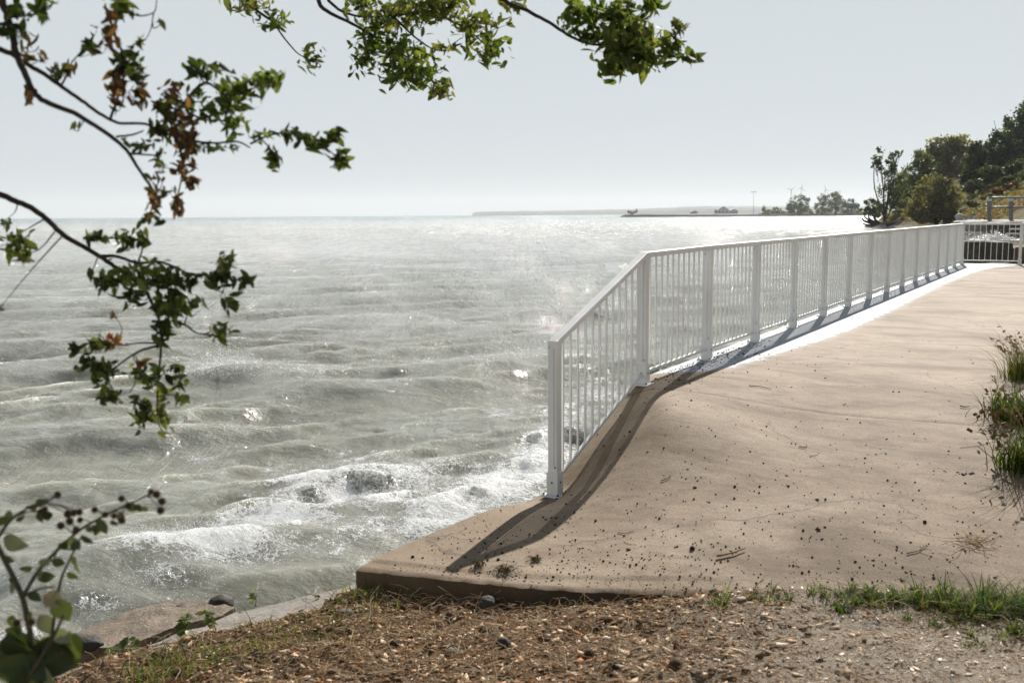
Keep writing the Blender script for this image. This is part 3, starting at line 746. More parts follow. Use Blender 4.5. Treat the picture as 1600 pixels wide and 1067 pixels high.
def straw_heap(px, py, z, label, n, R, name='dry_grass_tuft', col=(.42, .29, .15), hz=.05):
    c = atslab(px, py); V = []; Fc = []
    mb = MB()
    for i in range(n):
        th = rng.uniform(0, 6.28); L = R * rng.uniform(.4, 1.2); a = c + [rng.normal(0, R * .25), rng.normal(0, R * .2), .006]
        d = np.array([math.cos(th), math.sin(th), 0]); e = a + d * L; s, l = w2sl(e[0], e[1]); e[2] = slab_z(s, l) + rng.uniform(.004, .02); m_ = (a + e) / 2 + [0, 0, rng.uniform(.2, 1) * hz]
        s, l = w2sl(a[0], a[1]); a[2] = slab_z(s, l) + .004
        mb.add(*tube([a, m_, e], [.0018, .0016, .0008], 3))
    o = mb.build(name, simple(label[:12].replace(' ', '_'), col, .9, .35, 80, .1), None, c); o.location = c; tag(o, label, 'dry grass')
straw_heap(1520, 848, -.02, 'spread tuft of pale dry grass lying on the concrete at right', 30, .15, hz=.02)
straw_heap(790, 893, -.49, 'dark brown scrap of dead weed on the concrete by the tip of the rail shadow', 60, .07, 'weed_scrap', (.12, .085, .04), .03)
straw_heap(748, 886, -.49, 'smaller brown weed scrap left of the other by the shadow tip', 40, .05, 'weed_scrap', (.13, .09, .045), .03)
straw_heap(838, 876, -.48, 'olive tinged scrap of moss on the concrete right of the shadow tip', 50, .05, 'moss_scrap', (.15, .12, .05), .02)

# ------------------------------------------------------------------ rocks and ledges by the water
def rock_mat(name, c1, c2, wet=0.0):
    m, t, b = newmat(name); p = geo(t); n = noise(t, p, 5, 8, 0.65, 0.6); n2 = noise(t, p, 45, 6, .7)
    c = ramp(t, n, [(0.3, c1), (0.7, c2)]); c = mixc(t, .6, c, ramp(t, n2, [(0.3, (.55, .53, .5)), (0.7, (1.2, 1.2, 1.2))]), 'MULTIPLY')
    setin(t, b, 'Base Color', c); b.inputs['Roughness'].default_value = .85 - .5 * wet; b.inputs['Specular IOR Level'].default_value = .3 + .2 * wet
    bump(t, b, mth(t, 'ADD', n, mth(t, 'MULTIPLY', n2, .4)), .8, .03); return m
def ledge(name, poly, thick, mat, label, cat, zs, rough=.02):
    import bmesh
    P = np.array([atz(x, y, z) for (x, y), z in zip(poly, zs)]); bm = bmesh.new()
    vs = [bm.verts.new(p) for p in P]; f = bm.faces.new(vs); f.normal_update()
    if f.normal.z < 0: f.normal_flip()
    r = bmesh.ops.extrude_face_region(bm, geom=[f])
    for v in [g for g in r['geom'] if isinstance(g, bmesh.types.BMVert)]: v.co.z -= thick
    bmesh.ops.recalc_face_normals(bm, faces=bm.faces); bmesh.ops.triangulate(bm, faces=bm.faces)
    for _ in range(4):
        lng = [e for e in bm.edges if e.calc_length() > .06]
        if lng: bmesh.ops.subdivide_edges(bm, edges=lng, cuts=1); bmesh.ops.triangulate(bm, faces=bm.faces)
    for v in bm.verts:
        x, y, z = v.co; v.co.z += rough * 2 * float(fbm(x * 5, y * 5 + z * 4, 4, 201)); v.co.x += rough * 2.4 * float(fbm(x * 6 + 5, y * 6 + z * 5, 4, 203)); v.co.y += rough * 2.4 * float(fbm(x * 6 + 9, y * 6 - z * 5, 4, 205))
    bm.normal_update(); c = P.mean(0)
    for v in bm.verts: v.co -= Vector(c)
    me = bpy.data.meshes.new(name); bm.to_mesh(me); bm.free(); me.materials.append(mat)
    o = obj(name, me, None, c); tag(o, label, cat); return o
RB = rock_mat('wet_brown_rock', (.10, .07, .042), (.27, .20, .135), .6); RG = rock_mat('grey_ledge', (.17, .15, .125), (.34, .31, .27), .25)
ledge('stone_ledge', [(40, 1022), (111, 990), (208, 953), (275, 937), (330, 936), (364, 950), (345, 962), (290, 974), (208, 1006), (119, 1014), (40, 1040)], .4, RB, 'flat wet brown stone ledge lowest at the water on the left', 'stone', [-1.24, -1.24, -1.24, -1.23, -1.2, -1.19, -1.19, -1.2, -1.21, -1.22, -1.22])
ledge('stone_ledge', [(556, 912), (500, 926), (430, 943), (367, 957), (330, 972), (300, 990), (300, 1030), (345, 1030), (480, 985), (560, 945)], .4, RG, 'grey stone apron running from the concrete corner down to the left', 'stone', [-.98, -1.02, -1.06, -1.10, -1.09, -1.05, -.93, -.9, -.86, -.84], .012)
ledge('stone_ledge', [(315, 980), (282, 990), (212, 1017), (163, 1032), (111, 1043), (60, 1060), (60, 1110), (200, 1085), (320, 1035)], .4, RG, 'grey cracked stone ledge under the weeds nearest the frame corner', 'stone', [-1.08, -1.10, -1.12, -1.13, -1.13, -1.13, -.95, -.95, -.95], .02)
def boulder(name, px, py, z, r, mat, label, cat='rock', sq=(1, 1, .7), onto=True, n=3, seed=1, yaw=0):
    iv, jf = ico(n); c = atg(px, py) if name == 'stone' else atz(px, py, z); v = iv * np.array(sq)
    k = 1 + .5 * fbm(iv[:, 0] * 1.7 + seed * 3.1, iv[:, 1] * 1.7 + iv[:, 2] * 1.9, 4, 300 + seed); v = v * k[:, None] * r
    o = obj(name, mesh(name, v, jf, mat, n > 2), None, c + [0, 0, r * .3]); o.rotation_euler = (0, 0, yaw); tag(o, label, cat); return o
DK = rock_mat('dark_wet_rock', (.022, .02, .016), (.075, .065, .05), .3); ST = rock_mat('tan_fieldstone', (.16, .135, .10), (.36, .31, .25))
boulder('rock', 347, 948, -1.24, .085, DK, 'rough dark rock at the right end of the brown ledge', seed=2)
boulder('rock', 283, 953, -1.26, .05, DK, 'small dark rock on the brown ledge left of the rough one', seed=3, sq=(1.5, 1, .5))
boulder('rock', 120, 1012, -1.2, .10, DK, 'dark wet rock in the gap between the two lowest ledges', seed=4, sq=(1.6, .8, .6))
boulder('stone', 734, 933, -.56, .052, ST, 'tan fist sized stone against the front edge of the concrete', 'stone', seed=5)
boulder('stone', 792, 934, -.54, .044, ST, 'pale split stone beside the concrete edge right of the tan one', 'stone', seed=6, sq=(1.2, .8, .8))
boulder('stone', 762, 946, -.54, .05, DK, 'dark earthy lump in front of the two edge stones', 'stone', seed=7)
boulder('stone', 786, 1010, -.42, .036, DK, 'dark round stone lying in the mulch below the edge stones', 'stone', seed=8, sq=(1, 1, .9))
boulder('stone', 707, 1022, -.42, .030, ST, 'grey stone lying left of the dark round stone in the mulch', 'stone', seed=9)
boulder('stone', 540, 965, -.58, .045, DK, 'dark soil crusted stone near the left corner of the concrete', 'stone', seed=10)

# ------------------------------------------------------------------ grass and weeds
M_GRASS = leafmat('grass_blade', trans=.45, tint=(1.5, 1.6, .6), rough=.8, spec=.1)
def blades(roots, hts, lean, width, cols, seg=4, spread=1.0):
    n = len(roots); th = rng.uniform(0, 6.28, n); rows = []
    d = np.stack([np.cos(th), np.sin(th), 0 * th], -1); sd = np.stack([-np.sin(th), np.cos(th), 0 * th], -1)
    ln = lean * rng.uniform(.3, 1.4, n) * spread
    for i in range(seg + 1):
        t = i / seg; c = roots + d * (hts * ln * t ** 1.8)[:, None]; c = c + np.array([0, 0, 1]) * (hts * (t - .28 * np.minimum(ln, 1.6) * t ** 2.4))[:, None]
        wv = (width * (1 - t) ** .7 + .0003)[:, None] if np.ndim(width) else width * (1 - t) ** .7 + .0003
        rows += [c - sd * wv, c + sd * wv]
    V = np.stack(rows, 1).reshape(-1, 3)
    f = np.array([(2 * i, 2 * i + 1, 2 * i + 3, 2 * i + 2) for i in range(seg)])
    Fc = (f[None] + (np.arange(n) * 2 * (seg + 1))[:, None, None]).reshape(-1, 4)
    return V, Fc, np.repeat(cols, 2 * (seg + 1), 0)
GP = np.array([(.07, .11, .024), (.095, .135, .032), (.045, .075, .018), (.14, .15, .05), (.24, .19, .09)])
def build_grass():
    R0 = []; Hh = []; Cc = []
    for (px, py, n, rx, ry, h) in ((1128, 938, 60, .05, .05, .09), (1170, 925, 40, .08, .05, .05), (1230, 925, 160, .16, .06, .055), (1300, 930, 180, .16, .06, .055), (1355, 938, 420, .17, .07, .075), (1410, 930, 260, .13, .07, .07),
                                   (1470, 935, 420, .12, .08, .10), (1530, 940, 480, .12, .09, .11), (1580, 950, 560, .13, .10, .12), (1620, 945, 400, .14, .10, .13), (1500, 960, 260, .16, .08, .06), (1600, 985, 200, .14, .05, .08), (1500, 1005, 60, .12, .05, .03)):
        c = atg(px, py); n = int(n * .8); h = h * .85; tx = c[0] + rng.normal(0, rx, max(2, n // 16)); ty = c[1] - .05 + rng.normal(0, ry * .7, len(tx)); ti = rng.integers(0, len(tx), n); x = tx[ti] + rng.normal(0, .012, n); y = ty[ti] + rng.normal(0, .012, n)
        f_ = front_s(w2sl(x, y)[1]) - w2sl(x, y)[0]; y = np.where(f_ < -.12, y - (-.12 - f_), y)
        s_, l_ = w2sl(x, y); R0.append(np.stack([x, y, np.maximum(dirt_z(x, y), np.where(s_ > front_s(l_), slab_z(s_, l_), -9)) - .004], -1)); Hh.append(.8 * h * rng.lognormal(0, .35, n)); Cc.append(GP[rng.choice(5, n, p=[.3, .3, .2, .12, .08])])
    for (px, py, z, n, r, h) in ((600, 925, -.62, 60, .12, .09), (560, 935, -.64, 50, .10, .08), (640, 930, -.6, 40, .1, .10), (470, 990, -.68, 60, .16, .05), (390, 1020, -.72, 80, .16, .06), (310, 1040, -.76, 100, .12, .07), (240, 1060, -.78, 90, .1, .08), (520, 960, -.62, 90, .2, .06), (480, 1000, -.62, 60, .2, .06), (880, 905, -.45, 20, .1, .08), (960, 930, -.4, 14, .12, .06)):
        c = atg(px, py); x = c[0] + rng.normal(0, r, n); y = c[1] + rng.normal(0, r * .6, n)
        R0.append(np.stack([x, y, dirt_z(x, y) - .004], -1)); Hh.append(h * rng.lognormal(0, .4, n)); Cc.append(GP[rng.choice(5, n, p=[.2, .15, .2, .15, .3])])
    R0 = np.concatenate(R0); Hh = np.concatenate(Hh); Cc = np.concatenate(Cc) * rng.uniform(.8, 1.2, (len(R0), 1))
    V, Fc, col = blades(R0, Hh, 1.15, .0034, Cc)
    tag(obj('grass', mesh('grass', V, Fc, M_GRASS, True, {'col': col})), kind='stuff', label='short green grass fringing the front edge of the concrete', cat='grass')
build_grass()
def clump(px, py, z, n, r, h, lean, label, pal, stalks=0):
    c = atz(px, py, z); x = c[0] + rng.normal(0, r, n); y = c[1] + rng.normal(0, r, n); s, l = w2sl(x, y)
    P = np.stack([x, y, slab_z(s, l) - .003], -1)
    V, Fc, col = blades(P, h * rng.lognormal(0, .35, n), lean, .0032, np.array(pal)[rng.integers(0, len(pal), n)] * rng.uniform(.7, 1.3, (n, 1)), 5)
    root = empty('grass_clump', c); tag(root, label, 'grass', 'tall grass at the right edge of the concrete')
    tag(obj('blades', mesh('blades', V - c, Fc, M_GRASS, True, {'col': col}), root), kind='stuff')
    for i in range(stalks):
        a = np.array([c[0] + rng.normal(0, r * .6), c[1] + rng.normal(0, r * .6), z]); th = rng.uniform(1.9, 4.6); L = h * rng.uniform(1.2, 2.0)
        e = a + np.array([math.cos(th) * L * rng.uniform(.2, .9), math.sin(th) * L * .4, L * rng.uniform(.6, 1)]); m_ = (a + e) / 2 + [0, 0, .12 * L]
        pp = smoothpath([a, m_, e], 4); mb = MB(); mb.add(*tube(pp, np.linspace(.0022, .001, len(pp)), 4))
        st = mb.build('stalk', M_STRAWT, root, c)
        k = 26; f = rng.uniform(.6, 1.0, k); ii = np.clip((f * (len(pp) - 1)).astype(int), 0, len(pp) - 1)
        oc, of = ico(1); Vv, Ff = scatter(oc, of, rotmats(k) * rng.uniform(.003, .007, (k, 1, 1)), pp[ii] + rng.normal(0, .007, (k, 3)))
        tag(obj('seed_head', mesh('seed_head', Vv - c, Ff, M_STRAWT), st), kind='stuff')
G2 = [(.055, .075, .016), (.08, .10, .022), (.03, .042, .01), (.16, .14, .05), (.10, .095, .03)]
clump(1614, 592, 0, 600, .10, .28, .9, 'tall seeding grass clump with dark spiky heads at the right frame edge', G2, 16)
clump(1592, 640, 0, 600, .10, .18, 1.0, 'dense low green grass clump spilling onto the concrete below the tall one', G2[:3], 2)
clump(1612, 690, 0, 500, .08, .22, .9, 'leafy grass clump nearest the viewer at the right frame edge', G2[:3], 2)
# dead leaves under the clumps
mb = MB()
for i in range(90):
    c = atz(1566 + rng.normal(0, 22), 655 + rng.normal(0, 22), 0); q = box(c + [0, 0, .008], *(rotmats(1)[0] * np.array([.018, .01, .0012])[:, None])); mb.add(*q)
o = mb.build('leaf_litter', simple('brown_litter', (.17, .09, .045), .9, .5, 60, .1)); tag(o, kind='stuff', label='brown leaf litter round the grass clumps', cat='leaf litter')

# broad leaf shapes
def leaf_shape(wd=.32, fold=.25, curl=.2, lobes=0):
    ys = np.array([0, .14, .34, .56, .78, 1.0]); ws = np.array([.03, .62, 1.0, .92, .55, 0.02]) * wd
    V = []
    for i, (y, w_) in enumerate(zip(ys, ws)):
        zc = -curl * y * y; ww = w_ * (1 + (.28 if (lobes and i % 2) else 0))
        V += [(-ww, y, zc + fold * ww), (0, y, zc), (ww, y, zc + fold * ww)]
    f = []
    for i in range(5):
        a = 3 * i; f += [(a, a + 1, a + 4, a + 3), (a + 1, a + 2, a + 5, a + 4)]
    return np.array(V), np.array(f)
M_LEAF = leafmat('tree_leaf', trans=.45, tint=(1.6, 1.6, .75), rough=.6, spec=.18); M_BARK = simple('dark_bark', (.035, .027, .021), .9, .4, 60, .15)
M_BURDOCK = leafmat('burdock_leaf', trans=.22, tint=(1.3, 1.3, .6))
def weed(px, py, z, n, sz, label, pal):
    c = atz(px, py, z); root = empty('weed', c); tag(root, label, 'weed', 'leafy weeds on the bank')
    lv, lf = leaf_shape(.34, .3, .35, 1)
    for i in range(n // 7 + 1):
        th = rng.uniform(0, 6.28); L = sz * rng.uniform(1.0, 1.9); e = c + np.array([math.cos(th) * L * .5, math.sin(th) * L * .5, L]); pp = smoothpath([c, (c + e) / 2 + rng.normal(0, .01, 3), e], 3)
        mb = MB(); mb.add(*tube(pp, np.linspace(.003, .0015, len(pp)), 5)); st = mb.build('stem', M_TWIG if i % 2 else simple('green_stem', (.07, .09, .025), .7, .2, 50, .2), root, c)
        for j in range(7):
            q = pp[-1] * (1 - j / 9) + pp[0] * (j / 9); M = rotmats(1)[0] * sz * rng.uniform(.5, .95); M[2] *= .6
            col = np.array(pal[rng.integers(len(pal))]) * rng.uniform(.8, 1.25)
            obj('leaf', mesh('leaf', lv @ M.T + q - c, lf, M_BURDOCK, True, {'col': np.tile(col, (len(lv), 1))}), st)
WP = [(.085, .125, .03), (.12, .15, .04), (.06, .09, .022), (.2, .19, .06)]
weed(292, 992, -.95, 14, .085, 'bright green leafy weed in front of the brown ledge', WP)
weed(338, 985, -.95, 12, .075, 'leafy weed just right of the bright green one on the bank', WP)
weed(398, 948, -1.1, 6, .05, 'tiny weed growing at the water end of the grey apron', WP)
weed(500, 940, -1.0, 5, .04, 'small sprig on the grey apron near the concrete corner', WP)
weed(195, 1035, -1.0, 16, .08, 'dull green weed patch on the ledge at bottom left', WP[:3])
weed(265, 1045, -.85, 14, .07, 'broad leafed weed at the very bottom of the bank right of the burdock', WP[:3])

# ------------------------------------------------------------------ burdock at lower left
def build_burdock():
    Y = 2.2; base = at(70, 1190, Y); root = empty('burdock_plant', base)
    tag(root, 'burdock plant with round prickly burrs and broad leaves in the lower left corner', 'plant'); off = np.array(base)
    GS = simple('burdock_stem', (.06, .055, .028), .75, .35, 60, .2)
    stp = []
    def stem(pp, r0, r1, dy=0):
        P = smoothpath([at(x, y, Y + dy * i / max(1, len(pp) - 1)) for i, (x, y) in enumerate(pp)], 4); stp.append(P); mb = MB(); mb.add(*tube(P, np.linspace(r0, r1, len(P)), 7)); return mb.build('stem', GS, root, off, True)
    stem([(70, 1190), (60, 1067), (43, 967), (35, 933), (18, 896), (0, 860), (-20, 810)], .008, .005)
    stem([(35, 933), (61, 890), (89, 860), (116, 835), (135, 821), (172, 801), (202, 787), (230, 774)], .0048, .002, .1)
    stem([(-20, 870), (0, 835), (15, 814), (28, 803), (52, 789), (74, 783), (89, 774)], .0045, .002, -.1)
    stem([(80, 1000), (93, 915), (107, 878), (129, 835)], .004, .002, .06)
    stem([(35, 933), (60, 920), (85, 916)], .003, .002); stem([(89, 860), (85, 872), (88, 880)], .002, .0015); stem([(40, 1067), (80, 1000), (100, 960)], .005, .003, -.1)
    lv, lf = leaf_shape(.36, .22, .3); pal = [(.05, .07, .02), (.075, .095, .03), (.035, .05, .015), (.12, .13, .05)]
    def leaf(x, y, L, ang, col, wd=1.0, yaw=None, dy=0):
        # leaf of length L px pointing at image angle ang (deg, 0 = right, 90 = up), turned away by a random tilt
        a = math.radians(ang); ax = np.array([math.cos(a), rng.normal(0, .35), math.sin(a)]); ax /= np.linalg.norm(ax)
        nrm = np.array([rng.normal(0, .5), -1, rng.normal(.2, .5)]); sdv = np.cross(ax, nrm); sdv /= np.linalg.norm(sdv); nn = np.cross(sdv, ax)
        s = (L * .68 if L < 70 else L * .9) * Y / F; v = (lv[:, :1] * sdv * wd + lv[:, 1:2] * ax + lv[:, 2:] * nn) * s + at(x, y, Y + dy) - off
        obj('leaf', mesh('leaf', v, lf, M_BURDOCK, True, {'col': np.tile(np.array(col) * rng.uniform(.85, 1.2), (len(lv), 1))}), root)
    pale = (.19, .20, .125); g1, g2, g3, g4 = pal
    for q in ((60, 800, 28, -80, g1), (5, 840, 62, -22, pale, 1.1), (-12, 815, 45, 0, g2), (50, 885, 34, 200, g2), (60, 880, 34, 12, pale), (58, 905, 42, 8, g1), (112, 838, 42, -75, g4), (118, 875, 34, -80, g4), (-5, 925, 48, -85, g2),
              (68, 930, 52, -20, (.32, .26, .16), 1.2), (90, 935, 62, -70, g2, 1.2), (225, 790, 24, -95, g4), (150, 820, 26, -120, g1), (175, 812, 26, -80, g1), (20, 805, 30, 175, g2), (55, 788, 30, 20, g1), (62, 960, 55, -60, pale), (85, 985, 50, -30, pale),
              (30, 980, 90, -100, g1, 1.3), (60, 1000, 110, -60, g1, 1.3), (0, 1000, 100, -40, g3, 1.3), (100, 990, 90, -110, g2, 1.2), (40, 1020, 90, -20, g3, 1.2), (-10, 1030, 90, 10, g1, 1.3), (70, 1040, 80, -60, pale, 1.2), (20, 960, 60, -90, g2), (110, 985, 40, -100, g2), (50, 1045, 90, -100, g1, 1.3), (0, 1060, 80, 30, g2, 1.2)):
        leaf(*q)
    for (x, y) in ((30, 806), (48, 792), (70, 790), (66, 886), (80, 870), (95, 858), (104, 846), (122, 832), (130, 826), (142, 818), (150, 812), (160, 806), (182, 797), (196, 792), (212, 784), (100, 900), (112, 868), (122, 848), (20, 900), (28, 915), (10, 880), (40, 950), (48, 925)):
        leaf(x + rng.normal(0, 4), y + rng.normal(0, 4), rng.uniform(22, 40), rng.uniform(-150, 20), pal[rng.integers(4)], .9)
    iv, jf = ico(2); bm_ = simple('burr_brown', (.05, .032, .018), .9, .5, 200, .15); hk = simple('burr_tip', (.28, .19, .10), .8, .4, 200, .15)
    burrs = [(90, 773), (124, 800), (119, 828), (95, 821), (109, 814), (148, 796), (164, 804), (190, 779), (190, 813), (236, 768), (253, 783), (251, 797), (245, 772), (116, 801), (106, 803), (49, 971), (92, 1017), (26, 973), (178, 806), (200, 790), (125, 812), (70, 795), (64, 800)]
    spk = np.array([(-.05, 0, .9), (.05, 0, .9), (0, .05, 1.55)]); 
    stp = np.concatenate(stp)
    for (x, y) in burrs:
        r = rng.uniform(4.6, 6.6) * Y / F; c = at(x, y, Y + rng.normal(0, .02)) - off
        q = stp[np.linalg.norm(stp - (c + off), axis=1).argmin()] - off
        if np.linalg.norm(q - c) > r: mb = MB(); mb.add(*tube([q, (q + c) / 2 + [0, 0, .004], c], [.0016, .0013, .0011], 5)); mb.build('stalk', GS, root, None, True)
        b_ = obj('burr', mesh('burr', iv * r * (1, 1, 1.05) + c, jf, bm_, True), root)
        k = 70; V, Fc = scatter(spk, np.array([(0, 1, 2)]), rotmats(k) * r, np.tile(c, (k, 1))); obj('bristles', mesh('bristles', V, Fc, hk), b_)['kind'] = 'stuff'
build_burdock()

# ------------------------------------------------------------------ leaning tree over the left of the view
def build_tree():
    base = np.array([-4.4, 1.0, -.9]); root = empty('broadleaf_tree', base); off = base
    tag(root, 'broadleaf tree leaning in from the left with green and withered brown leaves over the lake', 'tree')
    def br(P, r0, r1, name='branch', n=8, k=5):
        P = smoothpath(P, k); P = P + rng.normal(0, 1, P.shape) * np.linspace(r0, r1, len(P))[:, None] * .12
        mb = MB(); mb.add(*tube(P, np.linspace(r0, r1, len(P)), n)); mb.build(name, M_BARK, root, off, True); return P
    br([base, base + [.1, .15, 1.2], base + [.3, .4, 2.4], base + [.7, .6, 3.6], base + [1.4, .9, 4.6], base + [2.2, 1.3, 5.2]], .17, .07, 'trunk', 12)
    fork1 = base + [.35, .45, 2.7]; fork2 = base + [1.2, .85, 4.4]
    pts = []
    def pb(pp, Y, r0, r1, start=None, dY=0):
        P = [at(x, y, Y + dY * i / (len(pp) - 1)) for i, (x, y) in enumerate(pp)]
        if start is not None: P = [start + (P[0] - start) * f + np.array([0, 0, .12 * math.sin(f * math.pi)]) for f in (0, .2, .4, .6, .75, .86, .94)] + P
        q = br(P, r0, r1); pts.append(q[int(len(q) * .45) if start is not None else 0:]); return q
    A = pb([(-12, -40), (5, 7), (16, 42), (26, 84), (44, 126), (53, 144), (70, 159), (116, 177), (147, 196), (179, 217), (200, 238), (217, 265), (235, 291)], 2.6, .014, .0035, fork2)
    B = pb([(0, 77), (21, 86), (46, 103), (74, 119), (95, 135), (123, 154), (147, 172), (172, 187), (189, 193), (228, 194), (245, 207)], 2.65, .010, .003, fork1 + [0.1, .05, .6])
    Cb = pb([(0, 305), (23, 314), (54, 328), (81, 350), (100, 367), (123, 382), (154, 400), (177, 415)], 2.8, .011, .006, fork1)
    for pp, Y, r0, r1 in (([(245, 205), (300, 220), (336, 224), (371, 222), (391, 231)], 2.7, .004, .002), ([(203, 240), (245, 243)], 2.6, .003, .002), ([(182, 214), (205, 211), (224, 205)], 2.6, .003, .002),
                          ([(391, 225), (420, 212), (452, 208), (491, 220), (520, 240), (535, 258)], 2.72, .003, .0012), ([(252, 200), (285, 165), (320, 130), (360, 150), (417, 128), (440, 110)], 2.75, .005, .0015), ([(172, 187), (185, 150), (195, 100), (180, 50), (190, 10)], 2.62, .004, .0015),
                          ([(235, 291), (238, 320), (230, 345)], 2.62, .003, .0015), ([(275, 210), (285, 260), (275, 320)], 2.66, .004, .0015), ([(26, 84), (20, 55), (10, 40)], 2.6, .004, .002), ([(95, 135), (108, 110), (112, 98)], 2.65, .003, .0015),
                          ([(158, 400), (184, 401), (215, 411), (246, 409), (277, 419), (292, 426), (330, 432), (360, 432), (384, 446)], 2.82, .005, .0015), ([(177, 415), (205, 435), (230, 459), (250, 505), (252, 536), (248, 590), (246, 620), (246, 655), (254, 674)], 2.8, .006, .0015),
                          ([(246, 540), (222, 547), (200, 559), (170, 580), (150, 570)], 2.78, .004, .0015), ([(246, 536), (215, 536), (188, 540), (160, 536)], 2.83, .003, .0015), ([(270, 500), (292, 509), (307, 520), (338, 524)], 2.8, .004, .0015), ([(215, 411), (222, 390), (215, 375), (150, 372)], 2.82, .003, .0012), ([(330, 432), (345, 415), (362, 400)], 2.84, .003, .0012),
                          ([(240, 20), (236, 45), (228, 62)], 2.7, .0018, .001), ([(190, 14), (215, 25), (240, 20), (245, 0)], 2.66, .0025, .0012)):
        pb(pp, Y, r0, r1)
    hi = base + [2.2, 1.3, 5.2]
    # overhead limb that carries the sprays hanging along the top of the view
    limb = br([fork2 + [.3, .2, .5], at(200, -420, 3.6), at(480, -260, 4.0), at(700, -240, 4.2), at(900, -200, 4.1)], .05, .02)
    for pp, Y, r0, r1 in (([(470, -230), (485, -60), (497, 0), (510, 17), (549, 37), (590, 60), (625, 90), (660, 130)], 4.3, .012, .002), ([(485, -60), (514, 2), (555, 25), (613, 25), (666, 18)], 4.35, .008, .002), ([(690, -235), (660, -60), (690, 20), (730, 45), (762, 75)], 4.4, .01, .002),
                          ([(870, -200), (770, -30), (790, 2), (823, 17), (860, 37), (893, 58), (926, 70), (960, 70), (1010, 85), (1075, 92)], 3.9, .010, .002), ([(926, 70), (960, 40), (960, 0)], 3.9, .005, .002), ([(900, -190), (960, -60), (985, 20), (1000, 60)], 3.95, .009, .003), ([(1000, 60), (1040, 60), (1065, 45)], 3.9, .004, .0015),
                          ([(350, -300), (370, -60), (390, 5), (428, 35), (434, 46), (462, 81), (487, 95)], 4.0, .008, .0015), ([(590, 60), (575, 90), (565, 105)], 4.3, .004, .0015), ([(600, 10), (650, 60), (690, 80), (720, 60)], 4.35, .005, .0015)):
        pb(pp, Y, r0, r1)
